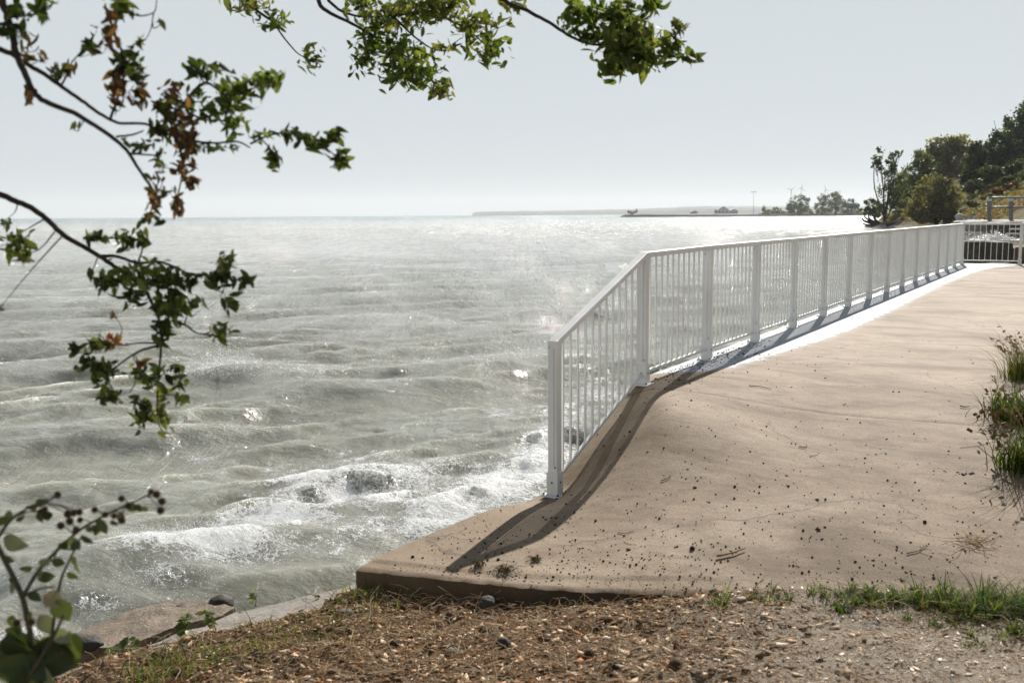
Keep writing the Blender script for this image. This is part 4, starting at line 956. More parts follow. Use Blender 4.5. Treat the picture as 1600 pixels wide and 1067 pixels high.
    BL = [  # cx, cy, rx, ry, leaves, leaf px, distance, colour mix (0 green, 1 dark, 2 brown, 3 sunny, 4 autumn)
        (28, 19, 18, 12, 12, 20, 2.6, 0), (67, 12, 14, 18, 12, 24, 2.6, 0), (20, 48, 28, 12, 16, 22, 2.55, 1), (44, 77, 10, 22, 10, 20, 2.6, 2), (66, 90, 6, 6, 3, 18, 2.6, 2), (190, 14, 20, 20, 26, 20, 2.65, 0), (172, 52, 20, 24, 22, 20, 2.6, 2), (138, 72, 12, 16, 9, 20, 2.65, 1),
        (220, 65, 6, 8, 5, 14, 2.7, 0), (252, 36, 6, 6, 3, 14, 2.7, 3), (103, 108, 16, 9, 9, 18, 2.65, 2), (88, 120, 10, 8, 5, 18, 2.65, 1), (200, 98, 22, 20, 26, 22, 2.62, 1), (182, 140, 13, 30, 22, 20, 2.6, 2), (217, 150, 13, 18, 15, 20, 2.65, 2), (217, 120, 9, 14, 8, 20, 2.65, 1),
        (272, 172, 22, 34, 40, 20, 2.7, 2), (262, 165, 20, 26, 14, 20, 2.72, 1), (290, 217, 22, 26, 30, 20, 2.66, 2), (252, 203, 18, 16, 18, 20, 2.72, 1), (322, 112, 34, 16, 22, 22, 2.75, 1), (302, 150, 16, 20, 10, 20, 2.75, 1), (371, 147, 34, 22, 38, 22, 2.75, 0), (417, 126, 26, 16, 24, 22, 2.75, 0), (336, 175, 30, 18, 24, 20, 2.75, 1),
        (368, 197, 16, 16, 13, 20, 2.75, 0), (322, 231, 20, 8, 10, 18, 2.7, 0), (361, 232, 16, 5, 5, 16, 2.7, 1), (406, 214, 16, 8, 9, 18, 2.72, 0), (427, 248, 10, 16, 12, 20, 2.72, 1), (452, 210, 18, 9, 11, 20, 2.72, 1), (491, 222, 22, 11, 20, 22, 2.72, 1), (525, 212, 16, 14, 9, 20, 2.72, 1), (529, 249, 16, 16, 14, 22, 2.72, 1),
        (249, 252, 7, 28, 12, 18, 2.65, 1), (241, 308, 12, 32, 22, 18, 2.62, 2), (235, 342, 16, 8, 11, 18, 2.62, 1), (287, 256, 12, 20, 13, 18, 2.66, 2), (301, 284, 12, 8, 8, 18, 2.66, 2), (277, 315, 8, 24, 14, 18, 2.66, 2), (119, 198, 6, 6, 3, 16, 2.6, 1), (45, 150, 8, 12, 6, 18, 2.6, 2), (214, 228, 18, 8, 9, 18, 2.6, 1), (259, 301, 5, 5, 3, 18, 2.66, 1),
        (385, 10, 34, 12, 30, 16, 4.0, 3), (428, 32, 26, 13, 28, 16, 4.0, 0), (487, 93, 16, 19, 20, 14, 4.0, 0), (613, 22, 58, 26, 130, 15, 4.3, 3), (666, 14, 50, 18, 100, 15, 4.35, 3), (584, 58, 30, 22, 50, 15, 4.3, 0), (625, 87, 42, 26, 110, 16, 4.3, 0), (567, 99, 16, 22, 28, 15, 4.3, 1), (646, 118, 42, 20, 84, 16, 4.3, 0), (687, 138, 18, 16, 24, 16, 4.3, 3), (700, 78, 16, 10, 12, 16, 4.3, 3),
        (757, 39, 32, 14, 32, 17, 4.35, 3), (761, 76, 29, 24, 46, 18, 4.35, 0), (724, 41, 18, 14, 18, 15, 4.35, 3), (700, 20, 30, 14, 30, 15, 4.35, 3), (802, 8, 18, 10, 18, 16, 4.0, 3), (893, 25, 20, 28, 28, 20, 3.9, 0), (955, 22, 44, 24, 84, 22, 3.9, 0), (975, 60, 46, 24, 96, 23, 3.9, 3), (996, 91, 40, 22, 78, 24, 3.9, 0), (951, 103, 15, 20, 18, 22, 3.9, 0), (1050, 76, 20, 18, 22, 22, 3.9, 0),
        (1062, 46, 12, 10, 8, 22, 3.9, 3), (1079, 92, 12, 7, 7, 24, 3.9, 0), (1018, 10, 18, 12, 14, 20, 3.9, 0), (914, 58, 15, 10, 11, 17, 3.9, 1), (690, 0, 40, 8, 40, 15, 4.3, 3), (560, 4, 20, 8, 20, 15, 4.3, 0),
        (23, 382, 22, 22, 24, 20, 2.75, 0), (8, 348, 7, 6, 4, 16, 2.75, 1), (38, 401, 13, 6, 8, 20, 2.75, 3), (2, 482, 4, 4, 2, 16, 2.75, 1), (146, 373, 15, 8, 10, 20, 2.82, 1), (200, 375, 22, 13, 18, 20, 2.82, 0), (223, 374, 9, 9, 7, 20, 2.82, 3), (215, 432, 44, 20, 52, 20, 2.8, 0), (165, 446, 16, 11, 13, 20, 2.8, 1), (207, 465, 24, 11, 18, 20, 2.8, 1), (261, 442, 22, 22, 28, 20, 2.82, 1), (292, 440, 16, 14, 15, 20, 2.82, 1),
        (265, 482, 22, 22, 34, 20, 2.8, 0), (253, 516, 14, 22, 20, 20, 2.8, 1), (300, 474, 20, 8, 11, 20, 2.8, 0), (338, 440, 20, 16, 22, 20, 2.83, 1), (353, 411, 16, 14, 16, 20, 2.83, 3), (384, 440, 15, 8, 8, 22, 2.83, 1), (365, 474, 14, 14, 8, 22, 2.83, 1), (345, 520, 18, 12, 15, 20, 2.8, 0), (142, 426, 5, 4, 2, 18, 2.8, 1), (177, 492, 5, 4, 2, 18, 2.8, 4), (180, 532, 14, 10, 9, 18, 2.82, 4), (150, 536, 16, 12, 14, 18, 2.8, 3),
        (119, 545, 9, 8, 6, 20, 2.8, 1), (138, 570, 16, 14, 14, 20, 2.78, 1), (169, 582, 24, 18, 22, 20, 2.78, 1), (173, 620, 17, 17, 14, 22, 2.78, 1), (230, 590, 28, 16, 26, 20, 2.8, 0), (219, 566, 8, 7, 5, 18, 2.8, 4), (276, 590, 13, 20, 13, 20, 2.8, 1), (284, 622, 10, 7, 4, 22, 2.8, 1), (223, 647, 15, 24, 24, 22, 2.8, 1), (254, 643, 12, 28, 19, 22, 2.8, 3)]
    pal = [[(.05, .07, .016), (.07, .095, .02), (.035, .052, .012), (.10, .12, .03)], [(.026, .036, .010), (.04, .055, .014), (.055, .07, .018), (.02, .028, .009)], [(.075, .036, .018), (.055, .026, .013), (.12, .06, .03), (.035, .021, .012), (.035, .035, .012)], [(.075, .09, .024), (.10, .11, .032), (.05, .065, .018), (.125, .125, .045)], [(.35, .12, .03), (.32, .22, .05), (.28, .06, .03), (.1, .12, .03)]]
    Bp = np.concatenate([p for p in pts]); shapes = [leaf_shape(.20, .35, .25, 0), leaf_shape(.24, .2, .4, 0), leaf_shape(.17, .5, .15, 0), leaf_shape(.22, .1, .5, 0)]
    LL = []; CC = []; MM = []; SZ = []; KK = []
    for (cx, cy, rx, ry, n, lp, Y, k) in BL:
        n = int(n * 2.0) + 1; lp = lp * .95; dep = max(rx, ry) * Y / F * .8
        q = rng.normal(0, .55, (n, 2)); q = np.clip(q, -1.25, 1.25); yy = Y + rng.normal(0, dep, n)
        P = at(cx + q[:, 0] * rx, cy + q[:, 1] * ry, yy); s = lp * Y / F * rng.lognormal(-.05, .22, n)
        M = rotmats(n); M[:, :, 1] = M[:, :, 1] * .75 + np.array([.25, 0, -.35 if k != 2 else -.75]); M[:, :, 1] /= np.linalg.norm(M[:, :, 1], axis=1, keepdims=True)
        x_ = np.cross(M[:, :, 1], M[:, :, 2]); x_ /= np.linalg.norm(x_, axis=1, keepdims=True); M[:, :, 0] = x_; M[:, :, 2] = np.cross(x_, M[:, :, 1])
        pk = np.array(pal[k]) * (1.18 if k != 4 else .7); col = pk[rng.integers(0, len(pk), n)] * rng.uniform(.8, 1.25, (n, 1))
        # leaf stalk point sits at the leaf base
        LL.append(P - M[:, :, 1] * (s * .5)[:, None]); MM.append(M * s[:, None, None]); CC.append(col); SZ.append(s / Y); KK.append(rng.integers(0, 4, n))
        # twigs from the nearest limb into the spray
        c0 = at(cx, cy, Y); d = np.linalg.norm(Bp - c0, axis=1); st = Bp[d.argmin()]
        for j in range(1 + n // 18):
            e = P[rng.integers(n)]; mid = (st + e) / 2 + rng.normal(0, .008, 3)
            if np.linalg.norm(e - st) > .02: br([st if j == 0 else (st + c0) / 2, mid, e], .0022, .0008, 'twig', 4, 3)
    L = np.concatenate(LL); M = np.concatenate(MM); Cc = np.concatenate(CC); S = np.concatenate(SZ); K = np.concatenate(KK)
    order = np.argsort(-S); big = order[:298]; rest = order[298:]
    cache = {}
    for i in big:
        key = (K[i], tuple(np.round(Cc[i] * 40).astype(int)))
        if key not in cache:
            v, f = shapes[K[i]]; cache[key] = mesh('leaf', v, f, M_LEAF, True, {'col': np.tile(Cc[i], (len(v), 1))})
        o = obj('leaf', cache[key], root); mw = Matrix([list(M[i][r]) + [L[i][r] - off[r]] for r in range(3)] + [[0, 0, 0, 1]]); o.matrix_local = mw
    Vs = []; Fs = []; Cs = []; b = 0
    for k in range(4):
        ii = rest[K[rest] == k]; v, f = shapes[k]; V, Fc = scatter(v, f, M[ii], L[ii] - off); Vs.append(V); Fs.append(Fc + b); b += len(V); Cs.append(np.repeat(Cc[ii], len(v), 0))
    tag(obj('foliage', mesh('foliage', np.concatenate(Vs), np.concatenate(Fs), M_LEAF, True, {'col': np.concatenate(Cs)}), root), kind='stuff')
build_tree()
# ------------------------------------------------------------------ hill shore beyond the promenade
SHORE = np.array([(13.2, 29), (15, 31.5), (21, 46), (35, 78), (47, 108), (56, 130), (62, 150), (64.5, 170), (66, 186), (70, 200), (84, 214), (130, 300), (250, 560), (330, 900)])
HE = [-4, -1, 0, 2, 4, 8, 14, 25, 40, 80]; HZ = [-2.2, -1.75, -1.42, -.75, .35, 3.0, 6.2, 10.5, 13.5, 17]
def hill_z(x, y):
    sd, tt = polyd(x, y, SHORE); e = -sd
    k = np.interp(y, [28, 60, 120, 220, 330, 600], [.35, .6, 1, 1, .55, .25])
    z = np.interp(e, HE, HZ); z = np.where(z > -1, -1 + (z + 1) * k, z)
    return z + np.where(e > 0, 1, .3) * (.35 * fbm(x / 3, y / 3, 4, 401) + 1.2 * fbm(x / 18, y / 18, 2, 405) * sstep(4, 14, e)), e
def build_hill():
    m, t, b = newmat('hillside_ground'); p = geo(t); ee = attr(t, 'inland').outputs['Fac']
    n = noise(t, p, .35, 6, .6); n2 = noise(t, p, 1.7, 6, .65); n3 = noise(t, p, 6, 4, .6)
    g = ramp(t, n, [(.3, (.07, .085, .025)), (.45, (.15, .14, .05)), (.55, (.17, .095, .05)), (.68, (.10, .065, .04)), (.8, (.12, .12, .04))])
    g = mixc(t, .6, g, ramp(t, n2, [(.3, (.5, .5, .5)), (.7, (1.3, 1.3, 1.2))]), 'MULTIPLY')
    sh = ramp(t, n3, [(.3, (.12, .11, .10)), (.5, (.26, .245, .225)), (.7, (.4, .385, .36))])
    c = mixc(t, maprange(t, mth(t, 'ADD', ee, mth(t, 'MULTIPLY', n, 2.0)), 2.0, 3.6), sh, g)
    setin(t, b, 'Base Color', c); b.inputs['Roughness'].default_value = .95; b.inputs['Specular IOR Level'].default_value = .1
    bump(t, b, mth(t, 'ADD', n2, n3), .8, .3)
    y = np.concatenate([np.linspace(28.6, 220, 260), np.linspace(222, 900, 90)]); e = np.concatenate([np.linspace(-3, 12, 60), np.linspace(12.5, 90, 50)])
    x0 = np.interp(y, SHORE[:, 1], SHORE[:, 0]); X = x0[:, None] + e[None] * 1.12; Yg = np.repeat(y[:, None], len(e), 1)
    z, en = hill_z(X, Yg); V = np.stack([X, Yg, z], -1).reshape(-1, 3); ny, ne = len(y), len(e)
    i = np.arange(ny - 1)[:, None] * ne + np.arange(ne - 1)[None]; Fc = np.stack([i, i + 1, i + ne + 1, i + ne], -1).reshape(-1, 4)
    tag(obj('hillside', mesh('hillside', V, Fc, m, True, {'inland': en.ravel()})), kind='structure', label='steep lakeside hill of rusty weeds and grass above a shingle beach')
    # bank to the right of the promenade
    s = np.linspace(-6, 23, 90); l = np.linspace(3.06, 14, 40); S, L = np.meshgrid(s, l, indexing='ij')
    zz = slab_z(S, 3.0 + 0 * L) - .03 + .22 * (L - 3.06) ** .9 + .08 * fbm(S * 1.2, L * 1.2, 4, 411)
    V = sl2w(S, L, zz).reshape(-1, 3); i = np.arange(89)[:, None] * 40 + np.arange(39)[None]; Fc = np.stack([i, i + 1, i + 41, i + 40], -1).reshape(-1, 4)
    tag(obj('grassy_bank', mesh('grassy_bank', V, Fc, m, True, {'inland': np.full(len(V), 9.0)})), kind='structure', label='grassy bank along the landward side of the concrete')
build_hill()

M_FOL = leafmat('crown_foliage', trans=.42, tint=(1.5, 1.5, .75), rough=.6); M_TRUNK = simple('grey_trunk', (.05, .043, .036), .9, .3, 4, .1)
diam = np.array([(0, -.5, 0), (.32, -.05, .1), (0, .5, 0), (-.32, .05, .1)]); dfc = np.array([(0, 1, 2, 3)])
def crown_tree(name, label, cat, px, py, Y, blobs, leaf, n, cols, stems=1, trunk=.25, grp='trees on the wooded hill', gap=.8, drop=0.0):
    """blobs: photo ellipses (cx, cy, rx, ry); each becomes an ellipsoid of leaf clumps round Y"""
    base = at(px, py, Y); root = empty(name, base); tag(root, label, cat, grp)
    area = np.array([b[2] * b[3] for b in blobs], float); area /= area.sum(); P = []; Cc = []
    cen = []
    for b, a in zip(blobs, area):
        k = max(12, int(3.0 * n * a)); c = at(b[0], b[1], Y); r = 1.1 * np.array([b[2], min(b[2], b[3]) * .9, b[3]]) * Y / F; cen.append((c, r))
        nsub = max(9, int(k / 36)); v = rng.normal(size=(nsub, 3)); v /= np.linalg.norm(v, axis=1, keepdims=True); v = v * rng.uniform(.35, 1.0, (nsub, 1)) ** .6
        wgt = rng.dirichlet(np.full(nsub, 1.6)); si = rng.choice(nsub, k, p=wgt)
        q = v[si] + rng.normal(0, .16 * gap, (k, 3)); q[:, 2] -= drop * rng.uniform(0, 1, k)
        P.append(c + q * r); tone = 1.2 * rng.uniform(.65, 1.35, nsub)[si] * rng.uniform(.75, 1.25, k)
        Cc.append(np.array(cols)[rng.integers(0, len(cols), k)] * tone[:, None])
    P = np.concatenate(P); Cc = np.concatenate(Cc); k = len(P); S = .66 * leaf * rng.lognormal(0, .3, k)
    V, Fc = scatter(diam * np.array([1.3, 1, 1]), dfc, rotmats(k) * S[:, None, None], P - base)
    tag(obj('crown', mesh('crown', V, Fc, M_FOL, False, {'col': np.repeat(Cc, 4, 0)}), root), kind='stuff')
    mb = MB(); 
    for s in range(stems):
        b0 = np.zeros(3) + [rng.normal(0, trunk * (stems > 1)), rng.normal(0, trunk * (stems > 1)), 0]
        tg = cen[s % len(cen)][0] - base; mid = (b0 + tg) * .5 + rng.normal(0, .06, 3) * np.linalg.norm(tg)
        pp = smoothpath([b0 - [0, 0, trunk], mid, tg], 4); mb.add(*tube(pp, np.linspace(trunk, trunk * .35, len(pp)), 7))
    o = mb.build('trunk', M_TRUNK, root, np.zeros(3), True)
    lm = MB()
    for (c, r) in cen:
        for j in range(4):
            a = (c - base) * rng.uniform(.4, .8); e = c - base + rng.normal(0, .5, 3) * r; pp = smoothpath([a, (a + e) / 2 + rng.normal(0, .1, 3) * r, e], 3); lm.add(*tube(pp, np.linspace(trunk * .35, trunk * .1, len(pp)), 5))
    obj('limbs', mesh('limbs', lm.V, lm.F, M_TRUNK, True), o)
    return root
DG = [(.035, .052, .02), (.05, .068, .026), (.03, .043, .018)]; MG = [(.08, .10, .036), (.10, .12, .044), (.065, .085, .032)]; OG = [(.15, .145, .065), (.17, .155, .078), (.12, .12, .052)]; PG = [(.11, .115, .055), (.09, .10, .045), (.13, .12, .06)]
crown_tree('tall_tree', 'tallest dark tree at the top right edge of the frame', 'tree', 1600, 262, 190, [(1595, 205, 26, 34), (1625, 200, 36, 44), (1578, 222, 18, 20), (1604, 180, 16, 14), (1640, 240, 40, 40)], .75, 3600, DG, 3, .35)
crown_tree('tall_tree', 'dark tree left of the tallest one on the ridge', 'tree', 1560, 285, 182, [(1562, 232, 22, 26), (1545, 255, 22, 26), (1572, 260, 24, 26)], .7, 2400, DG, 2, .3)
crown_tree('tall_tree', 'near black narrow tree in front of the feathery one', 'tree', 1525, 300, 172, [(1528, 245, 13, 22), (1522, 275, 18, 24), (1538, 285, 16, 20)], .65, 2000, [(.025, .036, .015), (.032, .045, .018)], 2, .3)
crown_tree('feathery_tree', 'pale olive feathery tree topping the middle of the slope', 'tree', 1482, 290, 215, [(1478, 232, 26, 16), (1500, 228, 22, 13), (1462, 246, 20, 16), (1498, 250, 26, 18), (1470, 265, 30, 18), (1510, 264, 20, 16)], .75, 3000, OG, 3, .3, gap=1.1)
crown_tree('feathery_tree', 'wispy tree with sky gaps between the thin one and the feathery one', 'tree', 1435, 318, 205, [(1440, 250, 14, 14), (1430, 270, 15, 15), (1446, 284, 18, 18), (1424, 295, 16, 18), (1455, 262, 12, 14)], .6, 1500, MG, 3, .22, gap=1.1)
crown_tree('thin_tree', 'thin windswept tree standing at the water with bare lower stems', 'tree', 1383, 348, 188, [(1375, 243, 9, 11), (1366, 250, 5, 9), (1392, 248, 8, 9), (1404, 240, 5, 6), (1383, 262, 13, 9), (1396, 276, 14, 14), (1388, 300, 14, 15), (1402, 296, 12, 16), (1380, 322, 9, 10)], .5, 950, MG + DG, 7, .16, gap=1.15)
crown_tree('dense_shrub', 'big rounded olive shrub above the far end of the railing', 'shrub', 1461, 349, 150, [(1460, 306, 32, 27), (1478, 318, 24, 24), (1444, 324, 24, 20), (1464, 334, 38, 14), (1470, 290, 20, 14), (1440, 338, 26, 10), (1488, 336, 14, 12)], .42, 4200, [(.12, .115, .045), (.085, .088, .038), (.145, .13, .055)], 4, .2)
crown_tree('dark_shrub', 'dark shrubs filling the slope between the round shrub and the ridge trees', 'shrub', 1545, 306, 160, [(1545, 282, 26, 17), (1522, 296, 18, 13), (1572, 276, 26, 16), (1600, 270, 26, 18)], .55, 2600, DG, 3, .2)
crown_tree('dark_shrub', 'mid green shrub under the dark ones at the right frame edge', 'shrub', 1595, 292, 150, [(1588, 284, 22, 10), (1612, 280, 20, 14), (1568, 290, 14, 8)], .45, 1200, [(.055, .075, .028), (.04, .055, .02)], 2, .15)
crown_tree('low_shrub', 'grey green low bush left of the thin tree at the shoreline', 'shrub', 1362, 338, 215, [(1364, 322, 11, 10), (1352, 330, 8, 7), (1374, 330, 12, 9)], .5, 700, [(.085, .10, .05), (.07, .085, .04)], 2, .12)
crown_tree('low_shrub', 'low pale bush between the thin tree and the round shrub', 'shrub', 1412, 342, 185, [(1412, 330, 12, 8), (1420, 318, 12, 10), (1402, 336, 8, 6)], .45, 700, PG, 2, .12)
crown_tree('low_shrub', 'dark thicket behind the pale bush at the foot of the hill', 'shrub', 1408, 330, 205, [(1406, 312, 14, 14), (1425, 310, 14, 14), (1420, 330, 18, 10)], .6, 1300, DG, 3, .15)
for (x, y, r, h, cs, lb) in ((1519, 318, 9, 5, PG, 'yellowish bush on the open slope nearest the round shrub'), (1541, 308, 10, 5, [(.16, .15, .05), (.13, .13, .045)], 'bright yellow green bush in the middle of the open slope'), (1560, 300, 10, 4, [(.15, .07, .035), (.11, .05, .03)], 'rust red bush high on the open slope'), (1584, 292, 12, 5, [(.14, .06, .035), (.10, .05, .03)], 'rust red bush below the frame edge shrub'), (1590, 312, 13, 6, [(.13, .13, .05), (.09, .10, .035)], 'green yellow bush low on the slope at the right edge'), (1566, 322, 12, 6, [(.14, .11, .05), (.12, .08, .04)], 'brown tinted bush just over the shingle')):
    crown_tree('slope_bush', lb, 'shrub', x, y + h, 138, [(x, y, r, h), (x + r * .8, y + 2, r * .6, h * .7)], .3, 420, cs, 2, .06, 'bushes on the open slope')
# driftwood at the point
def driftwood(label, px, py, Y, segs, r):
    base = at(px, py, Y); mb = MB()
    for pp in segs:
        P = smoothpath([at(x, y, Y + rng.normal(0, .5)) for x, y in pp], 3); mb.add(*tube(P, np.linspace(r, r * .3, len(P)), 6))
    o = mb.build('driftwood', simple('dark_driftwood', (.035, .028, .022), .9, .4, 3, .1), None, base, True); o.location = base; tag(o, label, 'driftwood')
driftwood('dark upturned root mass sticking out over the water below the thin tree', 1362, 352, 186, [[(1378, 352), (1362, 348), (1350, 338)], [(1376, 350), (1360, 344), (1356, 334)], [(1372, 352), (1356, 352), (1348, 349)], [(1370, 351), (1352, 346), (1347, 341)], [(1378, 352), (1368, 344), (1364, 336)], [(1380, 353), (1366, 353), (1352, 354)], [(1374, 352), (1366, 340), (1370, 335)]], .32)
driftwood('dark fallen trunk lying along the shore under the round shrub', 1415, 349, 176, [[(1385, 352), (1405, 348), (1432, 342)], [(1408, 348), (1412, 340), (1418, 338)], [(1392, 353), (1410, 352), (1428, 350)]], .3)

# ------------------------------------------------------------------ far end of the promenade: stone blocks, ledge, pipe rails
def block(name, x0, x1, y0, y1, Y, depth, mat, label, cat='stone', rough=.05, yaw=-.05):
    a = at(x0, y1, Y); b = at(x1, y0, Y); c = (a + b) / 2; hx, hz = (b[0] - a[0]) / 2, (b[2] - a[2]) / 2
    import bmesh
    bm = bmesh.new(); bmesh.ops.create_cube(bm, size=2); bmesh.ops.subdivide_edges(bm, edges=bm.edges[:], cuts=7, use_grid_fill=True)
    for v in bm.verts:
        p = np.array(v.co) ; l4 = (np.abs(p) ** 8).sum() ** (1 / 8); p = p / max(l4, 1e-6) * 1.0
        p = p * np.array([hx, depth / 2, hz]); w_ = p + c
        v.co = p + rough * 2 * np.array([float(fbm(w_[1] * 2.5 + q, w_[2] * 3 + w_[0] * 2, 3, 500 + q)) for q in range(3)])
    me = bpy.data.meshes.new(name); bm.to_mesh(me); bm.free(); me.materials.append(mat)
    o = obj(name, me, None, c + [0, depth / 2, 0]); o.rotation_euler = (0, 0, yaw); tag(o, label, cat); return o
BD = rock_mat('dark_armour_stone', (.035, .03, .022), (.10, .085, .06), .1); BR = rock_mat('reddish_armour_stone', (.09, .055, .035), (.19, .12, .08), .1); PL = rock_mat('sunlit_wet_top', (.5, .49, .47), (.72, .71, .69), .3)  # capstone: sun glare on a wet stone top put into its pale colour
block('stone_block', 1511, 1588, 377, 412, 28.9, 1.1, BD, 'big dark stone block behind the short end panel of the railing')
block('stone_block', 1590, 1690, 384, 412, 28.7, 1.1, BR, 'reddish topped stone block beyond the last railing post at the frame edge')
block('stone_block', 1562, 1700, 346, 374, 32.6, 1.2, BD, 'dark upper stone block standing on the pale capstone')
block('capstone', 1540, 1700, 374, 379.5, 31.0, 1.4, PL, 'flat capstone painted pale for sun glare, lying between the lower and upper dark blocks', rough=.01)
block('retaining_wall', 1526, 1720, 343.5, 362, 44.5, 3.0, rock_mat('grey_wall_stone', (.14, .13, .12), (.30, .285, .26), .1), 'low grey stone wall carrying the pipe handrail behind the railing', 'wall')
boulder('rock', 1512, 356, -1.3, .9, DK, 'dark rock in the surf left of the splash behind the railing', seed=31, sq=(1.5, 1, .6))
boulder('rock', 1531, 353, -1.3, 1.0, DK, 'second dark rock in the surf nearer the pipe handrail', seed=32, sq=(1.3, 1, .7))
M_PIPE = simple('dull_pipe', (.20, .19, .175), .5, .2, 20, .4, .4); M_WPIPE = simple('pale_pipe', (.6, .6, .58), .4, .15, 20, .4)
def undergrowth():
    n = 30000; y = rng.uniform(100, 240, n); e = 3.0 + rng.uniform(0, 1, n) ** 1.3 * 40; x = np.interp(y, SHORE[:, 1], SHORE[:, 0]) + e * 1.1; z, _ = hill_z(x, y)
    S = rng.lognormal(np.log(.26), .35, n); hmp = np.maximum(0, fbm(x / 4, y / 4, 3, 421) + .12) * 3.2
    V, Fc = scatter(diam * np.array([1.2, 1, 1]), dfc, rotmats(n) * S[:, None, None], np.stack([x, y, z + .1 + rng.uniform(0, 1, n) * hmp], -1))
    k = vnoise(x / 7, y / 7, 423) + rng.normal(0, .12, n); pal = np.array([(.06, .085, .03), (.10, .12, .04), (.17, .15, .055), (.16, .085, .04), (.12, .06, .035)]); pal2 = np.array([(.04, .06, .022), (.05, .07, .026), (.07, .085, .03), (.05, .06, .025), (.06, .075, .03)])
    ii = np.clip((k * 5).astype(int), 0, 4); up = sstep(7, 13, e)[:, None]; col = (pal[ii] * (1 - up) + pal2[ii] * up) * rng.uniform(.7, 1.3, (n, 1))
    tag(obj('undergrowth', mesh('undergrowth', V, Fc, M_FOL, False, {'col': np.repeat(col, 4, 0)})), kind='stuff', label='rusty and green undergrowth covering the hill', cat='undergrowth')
undergrowth()
crown_tree('feathery_tree', 'mid green bushy tree right behind the thin windswept one', 'tree', 1415, 342, 212, [(1412, 285, 14, 16), (1420, 305, 20, 20), (1402, 318, 14, 14), (1436, 300, 16, 20), (1450, 285, 16, 18)], .6, 1700, MG, 3, .2)
def pipe_rail():
    Y = 45.5; g = at(1546, 344, Y); root = empty('pipe_handrail', g); tag(root, 'dull pipe handrail with round post tops on the stone wall beyond the railing', 'handrail'); iv, jf = ico(2)
    xs = (1545.5, 1579.5, 1613, 1648)
    for x in xs:
        mb = MB(); mb.add(*tube([at(x, 346, Y), at(x, 313, Y)], [.10, .10], 8)); q = mb.build('post', M_PIPE, root, g); c = at(x, 312, Y)
        obj('finial', mesh('finial', iv * .13 + c - g, jf, M_WPIPE, True), q)
    for y in (309, 324):
        mb = MB(); mb.add(*tube([at(xs[0] - 1, y, Y - .11), at(1560, y - .2, Y - .11), at(xs[-1], y - .4, Y - .11)], [.042] * 3, 8)); mb.build('rail', M_PIPE, root, g, True)
    Y2 = 30.3; g2 = at(1590, 372, Y2); r2 = empty('pipe_barrier', g2); tag(r2, 'three bar pale pipe barrier in front of the dark upper block', 'barrier')
    for x in (1600, 1650):
        mb = MB(); mb.add(*tube([at(x, 377, Y2), at(x, 348, Y2)], [.035, .035], 8)); mb.build('post', M_WPIPE, r2, g2)
    for y, x0 in ((350.5, 1582), (358, 1577), (365.5, 1573)):
        mb = MB(); mb.add(*tube([at(x0, y, Y2 - .04), at(1670, y, Y2 - .04)], [.024, .024], 8)); mb.build('bar', M_WPIPE, r2, g2)
pipe_rail()
def far_splash():
    tet = np.array([(0, 0, 1.), (.94, 0, -.33), (-.47, .82, -.33), (-.47, -.82, -.33)]); tf = np.array([(0, 1, 2), (0, 2, 3), (0, 3, 1), (1, 3, 2)]); n = 1500
    c = at(1554, 374, 31.0); e = rng.exponential(.25, n); r_ = rng.normal(0, .28, (n, 2)) * (1 - .5 * np.clip(e, 0, 1))[:, None]
    L = np.stack([c[0] + r_[:, 0], c[1] + r_[:, 1], c[2] + e * .2], -1); V, Fc = scatter(tet, tf, rotmats(n) * rng.uniform(.008, .03, (n, 1, 1)), L)
    tag(obj('splash', mesh('splash', V, Fc, bpy.data.materials['spray_droplet'], True)), kind='stuff', label='white splash bursting on the capstone behind the railing end', cat='splash')
far_splash()
def shingle():
    n = 1800; e = rng.uniform(.3, 3.6, n); y = rng.uniform(80, 142, n); x = np.interp(y, SHORE[:, 1], SHORE[:, 0]) + e * 1.1; z, _ = hill_z(x, y); S = rng.lognormal(np.log(.22), .5, n); iv, jf = ico(1)
    V, Fc = scatter(iv * [1, .8, .6], jf, rotmats(n) * S[:, None, None], np.stack([x, y, z + S * .2], -1)); cl = rng.uniform(.12, .42, (n, 1)) * np.array([1, .96, .9])
    tag(obj('shingle_stones', mesh('shingle_stones', V, Fc, M_CHIP, False, {'col': np.repeat(cl, len(iv), 0)})), kind='stuff', label='grey stones along the beach at the foot of the hill', cat='stones')
shingle()

# ------------------------------------------------------------------ across the bay
def strip_land(name, label, prof, Y, depth, mat, kind='structure', base=WZ - 1, seed=0, rough=0.08):
    px = np.linspace(prof[0][0], prof[-1][0], 260); py = np.interp(px, [q[0] for q in prof], [q[1] for q in prof]); rows = []
    fr = [0, .04, .3, 1.0]; hk = [0, .55, 1, 1.05]
    for f, k in zip(fr, hk):
        top = at(px, py, np.full_like(px, Y)); z = base + (top[:, 2] - base) * k * (1 + rough * 2 * fbm(px / 6 + f * 30, px * 0 + seed, 4, 601))
        rows.append(np.stack([top[:, 0] * (1 + f * depth / Y), np.full_like(px, Y + f * depth), z], -1))
    rows.append(rows[-1] * [1, 1, 0] + [0, 20, base]); V = np.stack(rows, 0); nr, nc = V.shape[:2]; i = np.arange(nr - 1)[:, None] * nc + np.arange(nc - 1)[None]
    o = obj(name, mesh(name, V.reshape(-1, 3), np.stack([i, i + 1, i + nc + 1, i + nc], -1).reshape(-1, 4), mat, True)); tag(o, label, kind=kind); return o
strip_land('far_shore', 'long low wooded headland fading into haze on the horizon', [(738, 334), (742, 331.4), (780, 330.2), (860, 329.2), (940, 327.6), (980, 327), (1040, 324.5), (1075, 322.5), (1130, 321.8), (1230, 322.2), (1300, 322.8), (1420, 322)], 7000, 900, simple('far_woods', (.05, .065, .04), .95, .3, .02, .1), seed=3)
